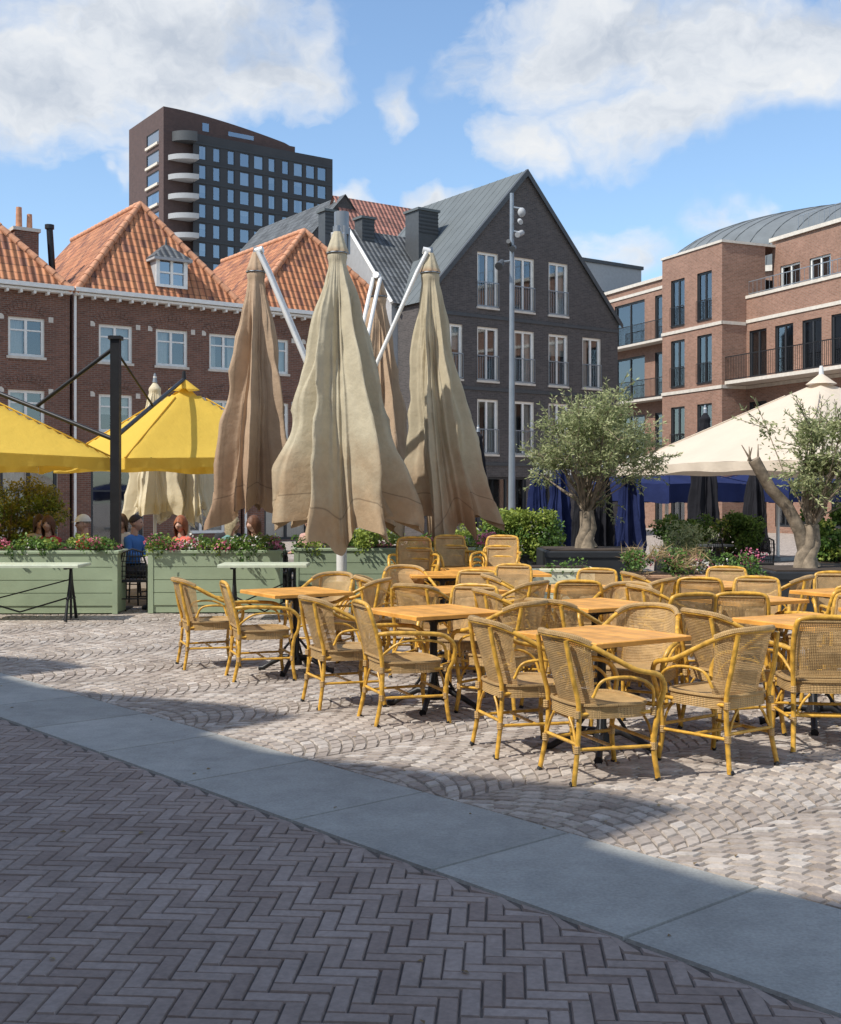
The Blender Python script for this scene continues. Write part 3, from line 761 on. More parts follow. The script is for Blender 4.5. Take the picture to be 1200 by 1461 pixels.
def closed_parasol(x,y,az,L0,Rm,seed,mat,nf=5):
    g=G('closed_parasol',(x,y,0)); closed_canopy(g.p('canvas',mat),az,L0,Rm,seed,(0,0),nf=nf,dip=.1)
    g.p('pole','alu').tube([(0,0,0),(0,0,az+.12)],.035); g.p('finial','steel').tube([(0,0,az),(0,0,az+.18)],[.05,.02]); g.p('base','steel').bbox((-.35,-.35,.01),(.35,.35,.1),.02); g.build().place(); return g
def open_parasol(x,y,rz,h,ez,az,mat,pole='alu',side=False,val=.2,name='open_parasol'):
    g=G(name,(x,y,0),rz); cv=g.p('canvas',mat)
    def fn(u,v):
        a=(u*2-1);b=(v*2-1); m=max(abs(a),abs(b)); n_=min(abs(a),abs(b))
        z=ez+(az-ez)*(1-m)**1.0 - .10*math.sin(min(1,m)*math.pi)*(1-n_/max(m,1e-4))*.6
        z+=.018*noise.noise(Vector((a*4+x,b*4,1)))*m
        sag=.05*(1-n_)*(m**8)
        return (a*h,b*h,z+sag)
    cv.grid(fn,32,32)
    sm=g.p('canvas_seams',mat)
    for a,b in ((1,1),(1,-1),(-1,1),(-1,-1)):
        sm.tube([(a*h*k/6,b*h*k/6,ez+(az-ez)*(1-k/6)+.008) for k in range(1,7)],.014,5)
    for k in range(4):
        c,s=math.cos(k*math.pi/2),math.sin(k*math.pi/2)
        def vf(u,v):
            a=u*2-1; sg=.05*(1-abs(a)); X=a*h; Y=-h-.018*math.sin(a*22)*v-.003; z=ez+sg-val*v-.016*math.sin(a*9)*v
            return (c*X-s*Y,s*X+c*Y,z)
        cv.grid(vf,40,2)
    rb=g.p('ribs',pole)
    for a,b in ((1,1),(1,-1),(-1,1),(-1,-1),(1,0),(-1,0),(0,1),(0,-1)):
        rb.tube([(0,0,az-.08),(a*h*.5,b*h*.5,(ez+az)/2-(.07 if a*b else .16)),(a*h*.98,b*h*.98,ez-.03+(0 if a*b else .03))],.016,6)
    g.p('top_cap',mat).grid(lambda u,v:((.02+.26*v)*math.cos(u*6.283),(.02+.26*v)*math.sin(u*6.283),az+.14-.2*v),24,3,closeu=True)
    g.p('finial',pole).tube([(0,0,az+.1),(0,0,az+.28)],[.05,.03])
    if not side:
        g.p('pole',pole).tube([(0,0,0),(0,0,az)],.045,10); g.p('base','steel').bbox((-.4,-.4,.01),(.4,.4,.12),.02)
    g.build().place(); return g
open_parasol(-6.98,17.9,EA,1.78,2.2,3.35,'yel','iron',True,.17)
open_parasol(-4.25,21.4,EA,1.78,2.25,3.62,'yel','iron',True,.17)
g=G('parasol_support_mast',(-4.4,17.2,0)); a=g.p('mast','iron'); a.box((-.065,-.065,0),(.065,.065,3.9)); a.box((-.09,-.09,3.9),(.09,.09,3.95)); a.box((-.2,-.2,.0),(.2,.2,.04))
b=g.p('arms','iron')
b.tube([(-3.2,.9,3.62),(-2.58,.7,3.45),(0,0,2.45)],.035,6); b.tube([(0,0,3.8),(-1.25,.35,2.97)],.03,6)
b.tube([(0,0,2.5),(.15,4.2,3.75)],.035,6); b.tube([(0,0,3.75),(.09,2,3.1)],.02,6)
g.build().place()
open_parasol(7.4,22,RA,2.7,2.2,3.78,'whi','alu',False,.16)
closed_parasol(-5.35,24,3.95,2.7,.62,5,'umc',6); closed_parasol(-4.75,24.4,3.7,2.5,.58,6,'umc',5)
closed_parasol(2.78,24.0,2.35,1.8,.26,8,'navy'); closed_parasol(4.1,23.5,2.3,1.75,.25,9,'navy'); closed_parasol(3.15,23.2,2.1,1.6,.2,14,'blk'); closed_parasol(3.78,24.6,2.2,1.7,.2,18,'blk'); closed_parasol(2.5,25.4,2.3,1.8,.24,19,'navy'); closed_parasol(4.55,25.2,2.2,1.7,.22,20,'navy')
closed_parasol(6.45,27,3.55,2.6,.3,10,'blk'); closed_parasol(7.3,26,2.3,1.9,.3,12,'blk'); closed_parasol(1.5,31,3.35,2.5,.3,13,'blk')
open_parasol(6.2,30,EA,1.6,1.95,2.45,'navy','alu',False,.45); open_parasol(9.3,31,EA,1.6,1.95,2.45,'navy','alu',False,.45)
# ------------------------------------------------------------------ lamp post with cameras
g=G('camera_lamp_post',(2.3,30,0)); p=g.p('pole','steel'); p.tube([(0,0,0),(0,0,3),(0,0,9.3)],[.10,.08,.05],12); p.tube([(0,0,0),(0,0,.4)],.16,12)
p.tube([(0,0,8.95),(.22,-.05,8.9)],.03,6); p.tube([(0,0,8.35),(.2,-.05,8.3)],.03,6); p.tube([(0,0,7.6),(-.3,-.05,7.55)],.03,6)
c=g.p('cameras','grey'); c.ball((.24,-.08,8.80),.10,.10,.12); c.tube([(.2,-.3,8.5),(.2,.05,8.62)],.06,10); c.tube([(.12,-.25,8.2),(.26,.05,8.32)],.07,10)
c=g.p('spotlights','dgrey'); c.tube([(-.34,-.2,7.42),(-.24,.02,7.58)],[.11,.07],10); c.tube([(0,-.2,7.85),(.05,.1,7.95)],.08,10); c.tube([(-.1,-.2,8.05),(-.02,.1,7.98)],.06,8)
g.build().place()
# ------------------------------------------------------------------ chairs
def chair(kind):
    g=G('rattan_armchair'); F=g.p('cane_frame','frame'); Wv=g.p('woven_back','weave'); S=g.p('woven_seat','weaves'); rim=g.p('woven_rim','weaves')
    sh=.44
    out=[]
    for k in range(28):
        t=2*math.pi*k/28; c,s=math.cos(t),math.sin(t)
        x=.245*math.copysign(abs(c)**.55,c); y=.235*math.copysign(abs(s)**.55,s); x*=1+.12*(y/.235)*.6
        out.append((x,y))
    vs=[(0,0,sh+.0)]+[(x*.5,y*.5,sh-.004) for x,y in out]+[(x,y,sh+.008) for x,y in out]
    uv=[(p[0],p[1]) for p in vs]; m=len(out)
    S.add(vs,[[0,1+k,1+(k+1)%m] for k in range(m)]+[[1+k,1+m+k,1+m+(k+1)%m,1+(k+1)%m] for k in range(m)],True,.5,uv)
    vs=[(x*1.02,y*1.02,sh+.01) for x,y in out]+[(x*1.02,y*1.02,sh-.065) for x,y in out]
    S.add(vs,[[k,(k+1)%m,m+(k+1)%m,m+k] for k in range(m)],True,.5,[(k*.055,0) for k in range(m)]+[(k*.055,.075) for k in range(m)])
    rim.tube([(x*1.02,y*1.02,sh+.01) for x,y in out+[out[0]]],.012,6)
    bl=.205
    def sm(pts,k=6):
        P=[Vector(p) for p in pts]; P=[P[0]*2-P[1]]+P+[P[-1]*2-P[-2]]; r=[]
        for i in range(1,len(P)-2):
            for j in range(k):
                t=j/k; a,b,c,d=P[i-1],P[i],P[i+1],P[i+2]
                r.append(.5*((2*b)+(c-a)*t+(2*a-5*b+4*c-d)*t*t+(3*b-a-3*c+d)*t**3))
        r.append(P[-2]); return r
    if kind=='A':
        topz=.85
        def shell(a):
            ph=a*math.radians(88); x=.252*math.sin(ph); y=-.055-.19*math.cos(ph)
            z=topz-.01*abs(a)-.13*abs(a)**3.5
            return x,y,z
        lim=.76
        def fn(u,v):
            a=(u*2-1)*lim; x,y,z=shell(a); zb=sh-.02
            k=v; zz=zb+(z-zb)*k; lean=-.105*k*math.cos(a*1.6)
            kk=.88+.12*k
            return (x*kk,y*kk+lean,zz)
        Wv.grid(fn,28,14,uvf=lambda u,v:(u*.7,v*.42))
        top=[fn(i/20,1) for i in range(21)]
        fr=[(.310,.09,.655),(.308,.235,.62),(.280,.285,.53),(.262,.262,.42),(.25,.235,.2),(.262,.26,0)]
        fR=[Vector(p) for p in fr]; fL=[Vector((-p[0],p[1],p[2])) for p in fr]
        path=sm([*fL[::-1]]+[Vector(top[0])*.5+fL[0]*.5]+[Vector(t) for t in top[::4]]+[Vector(top[-1])*.5+fR[0]*.5]+fR,4)
        F.tube(path,.0165,8)
        rim.tube(sm([Vector(t)+Vector((0,0,.010)) for t in top[::2]],3),.0195,8)
        for q in (-1,1):
            F.tube(sm([(q*.245,.235,.43),(q*.292,.20,.55),(q*.296,.08,.61),(q*.27,-.10,.60),(q*.245,-.16,.5)]),.010,6)
            F.tube(sm([(q*bl*1.1,-.27,0),(q*bl,-.235,.22),(q*.2,-.225,.44),(q*.2,-.265,.62),(q*.185,-.30,.825)]),.0155,8)
    else:
        topz=.87
        bp=lambda q:[(q*.215,-.285,0),(q*.205,-.24,.22),(q*.205,-.235,.44),(q*.215,-.275,.65),(q*.205,-.325,.82)]
        L_=[Vector(p) for p in bp(-1)]; R_=[Vector(p) for p in bp(1)]
        F.tube(sm(L_+[Vector((-.16,-.338,topz)),Vector((0,-.345,topz+.012)),Vector((.16,-.338,topz))]+R_[::-1]),.0165,8)
        def fn(u,v):
            x=(u*2-1)*.2; zz=sh+.03+(topz-sh-.035)*v; y=-.24-.095*v**1.2-.025*(1-(u*2-1)**2)*math.sin(v*3.0)
            if v>.9: x*=1-.12*(v-.9)/.1
            return (x,y,zz)
        Wv.grid(fn,12,14,uvf=lambda u,v:(u*.4,v*.42))
        for q in (-1,1): rim.tube([fn((q+1)/2*.96+.02,k/10) for k in range(11)],.011,6)
        rim.tube([fn(k/10,.97) for k in range(11)],.016,6); rim.tube([fn(k/10,.03) for k in range(11)],.012,6)
        for q in (-1,1):
            F.tube(sm([(q*.212,-.28,.66),(q*.27,-.15,.672),(q*.30,.05,.665),(q*.305,.2,.645),(q*.30,.285,.57),(q*.285,.285,.46),(q*.262,.25,.36),(q*.255,.24,.18),(q*.265,.262,0)]),.0165,8)
            F.tube(sm([(q*.21,-.25,.50),(q*.265,-.12,.60),(q*.295,.06,.615),(q*.292,.2,.58),(q*.275,.235,.47)]),.0105,6)
    for q in (-1,1):
        F.tube([(q*.25,.235,.2),(q*.205,-.24,.2)],.011,6); F.tube([(q*.245,.225,.40),(q*.2,-.22,.40)],.012,6)
        F.tube(sm([(q*.252,.235,.2),(q*.20,.235,.31),(q*.13,.235,.365)]),.009,5); F.tube(sm([(q*.205,-.24,.2),(q*.15,-.235,.31),(q*.1,-.235,.37)]),.009,5)
    F.tube([(-.25,.235,.23),(.25,.235,.23)],.011,6); F.tube([(-.205,-.24,.23),(.205,-.24,.23)],.011,6); F.tube([(-.22,0,.2),(.22,0,.2)],.010,6)
    wr=g.p('bindings','weaves')
    for q in (-1,1):
        for (x,y,z) in ((.25,.235,.2),(.205,-.24,.2),(.25,.235,.40),(.204,-.235,.40)): wr.tube([(q*x,y,z-.022),(q*x,y,z+.022)],.021,8)
        for y in (.25,-.27): g.p('feet','iron').tube([(q*(.264 if y>0 else .215),y+ (.01 if y>0 else -.01),0.0),(q*(.262 if y>0 else .214),y,.016)],.0175,8)
    return g.build()
CA=chair('A'); CB=chair('B')
GZ=.013
def pc(k,x,y,fx,fy,z=0):
    rz=math.atan2(fy,fx)-math.pi/2+math.radians(U(-7,7))
    return (CA if k=='A' else CB).place((x,y,GZ+z),rz,scale=.97)
def table():
    g=G('wooden_cafe_table'); t=g.p('top','wood'); s=.39
    n=6
    for i in range(n):
        x0=-s+.05+(2*s-.1)*i/n; x1=-s+.05+(2*s-.1)*(i+1)/n; t.bbox((x0+.001,-s+.05,.715),(x1-.001,s-.05,.74),.003,R())
    for a in (((-s,-s,.71),(-s+.0495,s,.742)),((s-.0495,-s,.71),(s,s,.742)),((-s+.05,-s,.71),(s-.05,-s+.0495,.742)),((-s+.05,s-.0495,.71),(s-.05,s,.742))): t.bbox(*a,.006,U(.5,1))
    i_=g.p('iron_pedestal','iron'); i_.tube([(0,0,.06),(0,0,.12),(0,0,.16),(0,0,.62),(0,0,.68)],[.06,.055,.032,.028,.05],12)
    for k in range(4):
        a=k*math.pi/2+math.pi/4; c,sn_=math.cos(a),math.sin(a)
        i_.tube([(0,0,.12),(c*.12,sn_*.12,.13),(c*.24,sn_*.24,.07),(c*.32,sn_*.32,.02),(c*.36,sn_*.36,.015)],[.03,.026,.022,.022,.028],8)
        i_.tube([(0,0,.66),(c*.3,sn_*.3,.70),(c*.33,sn_*.33,.705)],[.022,.016,.008],6)
        i_.tube([(c*.03,sn_*.03,.3),(c*.10,sn_*.10,.22),(c*.16,sn_*.16,.13)],.012,6)
    return g.build()
TB_=table()
def pt(x,y,rz=.62,z=0): TB_.place((x,y,GZ+z),rz)
pt(1.14,7.5,.58); pc('A',.65,7.58,.95,.3); pc('A',1.02,6.88,.93,.38); pc('A',1.80,7.2,-.5,.86); pc('A',1.5,8.2,-.5,-.86)
pt(.10,9.1,.55); pc('A',-.60,9.25,.95,.3); pc('B',-.12,8.6,.95,.3); pc('A',.62,8.9,-.8,.6); pc('B',.35,9.85,-.4,-.9)
pt(-1.15,11.0,.55); pc('A',-2.02,11.35,.95,.3); pc('B',-1.42,10.6,.95,.25); pc('A',-.62,11.3,-.9,.3); pc('A',-.95,11.85,-.3,-.95)
pt(2.75,8.35,.5); pc('A',2.12,8.15,.9,.35); pc('B',2.58,7.72,.1,.99); pc('B',3.2,8.95,-.6,-.75); pc('A',3.35,7.9,-.9,.3)
pt(1.42,9.7,.55); pc('A',.78,9.95,.95,.3); pc('A',1.1,9.1,.6,.8); pc('B',2.0,9.5,-.3,.95); pc('A',1.75,10.4,-.5,-.85)
pt(2.75,10.2,.5); pc('B',2.55,9.6,.1,.95); pc('A',2.15,10.45,.9,.2); pc('B',3.35,9.95,-.5,.85); pc('B',3.05,10.85,-.3,-.9)
pt(.28,11.2,.5); pc('A',-.3,11.6,.9,.1); pc('A',.05,10.7,.5,.8); pc('A',.85,11.0,-.8,.5); pc('B',.5,11.9,-.3,-.95)
pt(1.5,11.5,.5); pc('A',.95,11.8,.9,-.1); pc('B',1.45,10.95,.2,.9); pc('A',2.1,11.4,-.8,.4); pc('B',1.75,12.15,-.3,-.9)
pt(2.95,11.9,.5); pc('B',2.7,11.35,.3,.9); pc('A',3.5,11.7,-.8,.5); pc('B',3.2,12.5,-.3,-.9); pc('A',2.4,12.2,.9,0)
pt(3.95,10.9,.5); pc('B',3.8,10.35,.2,.9); pc('B',4.1,11.6,-.2,-.9)
pt(3.75,9.2,.5); pc('B',3.85,9.9,-.2,-.9)
pt(.25,13.6,.1); pt(1.05,13.75,.1); pt(.65,14.5,.1)
for (x,y,f) in ((-.1,14.3,(0,-1)),(.45,15.1,(.2,-1)),(.95,14.9,(-.2,-1))):
    for k in range(3): pc('B',x+.01*k,y+.02*k,f[0],f[1],z=.13*k)
pc('B',.95,13.0,-.2,-1); pc('A',-.15,13.1,.2,-1)
# ------------------------------------------------------------------ foliage helpers
def leaves(mb,clumps,n,l,w,spread=1.0,up=.3,seed=0):
    rr=random.Random(seed); wts=[c[3]*c[3]*(c[4] if len(c)>4 else c[3]) for c in clumps]
    for _ in range(n):
        c=rr.choices(clumps,wts)[0]; rx=c[3]; rz=c[4] if len(c)>4 else c[3]
        while True:
            d=Vector((rr.uniform(-1,1),rr.uniform(-1,1),rr.uniform(-1,1)))
            if .05<d.length<=1: break
        q=d.length; d=d.normalized()*(q**.45)*rr.uniform(.75,1.22)
        p=Vector((c[0]+d.x*rx,c[1]+d.y*rx,c[2]+d.z*rz))
        a=Vector((rr.gauss(0,1),rr.gauss(0,1),rr.gauss(up,.8))).normalized(); b=a.orthogonal().normalized()
        b=Quaternion(a,rr.uniform(0,6.28))@b
        s=rr.uniform(.65,1.3)
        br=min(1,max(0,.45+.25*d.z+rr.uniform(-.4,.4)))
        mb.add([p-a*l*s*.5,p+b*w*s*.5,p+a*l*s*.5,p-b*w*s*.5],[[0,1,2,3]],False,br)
def olive(x,y,pl,crown,nl,seed,limb=None,nclump=34,lean=(0,0)):
    rr=random.Random(seed)
    pw,ph=pl
    g=G('potted_olive_tree',(x,y,0))
    P=g.p('planter','planterb'); P.bbox((-pw/2,-pw/2,0),(pw/2,pw/2,ph),.02); P.box((-pw/2-.02,-pw/2-.02,ph-.1),(pw/2+.02,-pw/2-.002,ph-.02))
    g.p('soil','soil').box((-pw/2+.06,-pw/2+.06,ph-.05),(pw/2-.06,pw/2-.06,ph+.02))
    B=g.p('trunk','bark'); cx,cy,cz,rw,rh=crown
    sp=Vector((lean[0],lean[1],ph+.62))
    pts=[Vector((0,0,ph)),Vector((-.03,.0,ph+.15)),Vector((.03+lean[0]*.3,0,ph+.35)),sp]
    for k in range(4):
        o=Vector((math.cos(k*1.57)*.055,math.sin(k*1.57)*.055,0))
        B.tube([p+Quaternion((0,0,1),i*.5)@o*(1.3-.2*i) for i,p in enumerate(pts)],[.13,.10,.095,.075],9)
    cl=[]
    for i in range(nclump):
        d=Vector((rr.gauss(0,1),rr.gauss(0,1),rr.gauss(0.1,1))).normalized()*rr.uniform(.35,1.1)
        c=Vector((cx+d.x*rw,cy+d.y*rw,cz+d.z*rh)); cl.append((c.x,c.y,c.z,rr.uniform(.12,.31)*rw/1.1,rr.uniform(.10,.22)*rw/1.1))
        mid=sp.lerp(c,.45)+Vector((rr.uniform(-.1,.1),rr.uniform(-.1,.1),rr.uniform(-.02,.12)))
        big=.045 if i<6 else .016
        B.tube([sp-Vector((0,0,.08)),sp.lerp(mid,.5)+Vector((rr.uniform(-.05,.05),0,.02)),mid,c],[big,big*.8,big*.55,.006],6)
    if limb:
        B.tube([Vector((0,0,ph+.1)),*[Vector(p) for p in limb]],[.10,.095,.085,.08,.085][:len(limb)+1],10)
        for k in range(5):
            e=Vector(limb[-1])+Vector((rr.uniform(-.08,.08),0,-.02)); B.tube([e,e+Vector((rr.uniform(-.18,.12),rr.uniform(-.1,.1),rr.uniform(.1,.28)))],[.02,.006],5)
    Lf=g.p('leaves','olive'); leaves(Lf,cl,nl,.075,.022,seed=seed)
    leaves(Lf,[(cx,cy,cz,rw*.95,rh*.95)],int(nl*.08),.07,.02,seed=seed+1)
    for c in cl:
        for q in range(4):
            e=Vector((c[0],c[1],c[2])); d=(Vector((rr.gauss(0,.7),rr.gauss(0,.7),rr.gauss(.5,.6)))+(e-Vector((cx,cy,cz))).normalized()*.9).normalized()*rr.uniform(.28,.55)
            B.tube([e,e+d*.5,e+d],[.006,.005,.003],4)
            for t in range(16):
                p=e+d*rr.uniform(.3,1.05); a=(d.normalized()+Vector((rr.gauss(0,.7),rr.gauss(0,.7),rr.gauss(0,.5)))).normalized(); b=a.orthogonal().normalized()*.012
                Lf.add([p,p+a*.035+b,p+a*.075,p+a*.035-b],[[0,1,2,3]],False,rr.random())
    g.build().place()
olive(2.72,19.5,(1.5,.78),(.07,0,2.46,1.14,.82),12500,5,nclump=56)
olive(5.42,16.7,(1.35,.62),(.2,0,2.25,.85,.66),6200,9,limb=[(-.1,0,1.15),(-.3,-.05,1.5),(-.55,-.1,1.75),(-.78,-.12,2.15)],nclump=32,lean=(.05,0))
# ------------------------------------------------------------------ planters with plants
def planter(name,x,y,w,d,h,mat,rz,plants,seed,panels=True):
    g=G(name,(x,y,0),rz); P=g.p('box',mat)
    P.box((0,0,.03),(w,d,h-.04)); P.bbox((-.03,-.03,h-.04),(w+.03,d+.03,h),.008)
    if panels:
        P.box((-.012,-.02,.02),(.06,-.001,h-.041)); P.box((w-.06,-.02,.02),(w+.012,-.001,h-.041))
        for i in range(1,5): P.box((.061,-.012,h*i/5-.045),(w-.061,-.001,h*(i+1)/5-.055) if i<4 else (w-.061,-.001,h-.041))
    g.p('soil','soil').box((.04,.04,h-.03),(w-.04,d-.04,h+.02))
    rr=random.Random(seed)
    for part,mat2,hh,n,l,lw,cnt in plants:
        cl=[]; big=hh>.4
        for i in range(cnt):
            r=rr.uniform(.12,.27) if big else rr.uniform(.07,.19)
            zz=h+(rr.uniform(0,1)**.8*hh if big else rr.uniform(-.05,hh)); px=rr.uniform(.05,w-.05); py=rr.uniform(-.02,d-.05)
            cl.append((px,py,zz,r,r*.75))
            if big:
                bx0=px*.6+w*.2; g.p('stems','bark').tube([(bx0,d*.5,h),(bx0*.4+px*.6,d*.25+py*.5,(h+zz)*.5),(px,py,zz)],[.012,.009,.004],5)
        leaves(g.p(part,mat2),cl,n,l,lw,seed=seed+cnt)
    g.build().place()
std=[('foliage','green',.1,3000,.055,.03,28),('bright_foliage','lime',.12,1700,.05,.03,16),('flowers','pink',.14,900,.035,.035,9),('red_flowers','redf',.14,260,.03,.03,5),('small_flowers','wflow',.14,200,.03,.03,6)]
planter('green_planter_box',-6.9,16.35,2.72,.55,.89,'sage',.02,std,1)
planter('green_planter_box',-3.76,16.5,1.8,.55,.89,'sage',.03,std,2)
planter('green_planter_box',-1.9,18.0,1.7,.55,.86,'sage',.03,[('foliage','lime',.2,2600,.06,.035,22),('dark_foliage','green',.15,900,.05,.03,12),('flowers','pink',.2,300,.03,.03,5)],3)
planter('green_planter_box',-.15,18.2,1.3,.5,.86,'sage',.03,std,13)
planter('cream_planter_box',1.22,15.4,1.02,.5,.70,'cream',.0,[('foliage','green',.05,300,.04,.03,6)],4)
planter('timber_planter_box',2.85,16.0,1.75,.6,.58,'corten',.0,[('foliage','green',.25,2200,.05,.03,20),('grass','straw',.3,500,.22,.01,7),('flowers','pink',.25,300,.03,.03,6),('white_flowers','wflow',.2,160,.03,.03,4)],5)
planter('black_planter_box',1.1,21.2,1.35,.7,.62,'planterb',.0,[('foliage','lime',.72,6400,.07,.04,44),('dark_foliage','green',.6,2600,.07,.04,20),('flowers','wflow',.5,160,.04,.04,6)],6,False)
planter('black_planter_box',-8.1,19.6,2.05,.7,.9,'planterb',.0,[('foliage','autumn',.92,8500,.055,.028,54),('green_foliage','lime',.7,3000,.055,.03,24),('low_foliage','lime',.3,1800,.06,.04,14)],7,False)
planter('black_planter_box',4.75,23.4,1.9,.7,.5,'planterb',.0,[('foliage','green',.72,9000,.07,.045,54),('bright_foliage','lime',.6,1500,.06,.04,16)],8,False)
planter('black_planter_box',6.5,19.4,2.3,.7,.55,'planterb',.0,[('foliage','green',.85,9000,.08,.05,54),('bright_foliage','lime',.6,2400,.06,.04,20)],9,False)
planter('black_planter_box',.3,20.4,.8,.6,.5,'planterb',.0,[('foliage','lime',.5,2200,.06,.04,18)],10,False)
planter('black_planter_box',4.1,19.9,.8,.5,.45,'planterb',0,[('foliage','olive',.6,2200,.08,.02,20)],15,False)
# ------------------------------------------------------------------ stone-top bistro tables
def bistro(x,y,rz,w):
    g=G('stone_top_bistro_table',(x,y,0),rz); g.p('top','marble').bbox((0,0,.715),(w,.62,.755),.01)
    i=g.p('cast_legs','iron')
    for xx in (.18,w-.18):
        for q in (-1,1): i.tube([(xx+.0,.31,.70),(xx,.31+q*.05,.5),(xx,.31+q*.16,.25),(xx,.31+q*.24,.02)],[.02,.018,.018,.024],6)
        i.tube([(xx,.12,.3),(xx,.5,.3)],.012,6); i.box((xx-.02,.05,.69),(xx+.02,.57,.714))
        i.tube([(xx-.1,.31,.02),(xx+.1,.31,.02)],.018,6); i.tube([(xx,.31,.7),(xx,.31,.02)],.017,6)
    i.tube([(.18,.31,.32),(w*.5,.31,.12),(w-.18,.31,.32)],.012,6); i.tube([(.18,.31,.2),(w-.18,.31,.55)],.01,6)
    g.build().place()
bistro(-6.1,15.3,.0,1.7); bistro(-2.62,15.35,.02,1.15)
def dchair():
    g=G('black_bistro_chair'); F=g.p('frame','iron')
    for q in (-1,1):
        F.tube([(q*.19,.19,0),(q*.18,.17,.45)],.014,6); F.tube([(q*.2,-.22,0),(q*.19,-.19,.45),(q*.18,-.22,.7),(q*.13,-.25,.86)],.014,6)
    F.tube([(-.13,-.25,.86),(0,-.26,.9),(.13,-.25,.86)],.014,6); F.tube([(-.18,.17,.2),(.18,.17,.2)],.01,6); F.tube([(-.19,-.19,.2),(.19,-.19,.2)],.01,6)
    F.bbox((-.2,-.2,.43),(.2,.2,.465),.01)
    for i in range(7): F.tube([(-.15+i*.05,-.2,.47),(-.14+i*.045,-.23,.7),(-.1+i*.034,-.255,.87)],.006,4)
    for i in range(5): F.tube([(-.18,-.205-.01*i,.52+i*.07),(.18,-.205-.01*i,.52+i*.07)],.006,4)
    return g.build()
DC=dchair()
for (x,y,a) in ((-4.05,16.9,.1),(-2.3,18.6,.3),(-1.2,19.9,1),(-.4,20.2,2.5),(5.2,21.6,.4),(6.0,21.2,2.),(4.6,22.2,1.),(8,22.4,2),(2.2,24,.5),(.6,22.5,1.5),(9.2,20.2,1.1),(-7.2,19.0,.4),(-4.6,20.6,1.2)): DC.place((x,y,0.001),a)
g=G('dark_cafe_table'); g.p('top','dgrey').tube([(0,0,.72),(0,0,.75)],.36,24); g.p('leg','iron').tube([(0,0,.02),(0,0,.72)],.03); g.p('foot','iron').tube([(0,0,0),(0,0,.03)],.22,16)
g.build()
for (x,y) in ((-5.75,18.25),(-3.6,18.9),(-2.2,19.3),(-.8,19.6),(5.5,22.3),(8.4,21.3),(.9,23),(-6.8,19.9)): g.place((x,y,0.001),0)
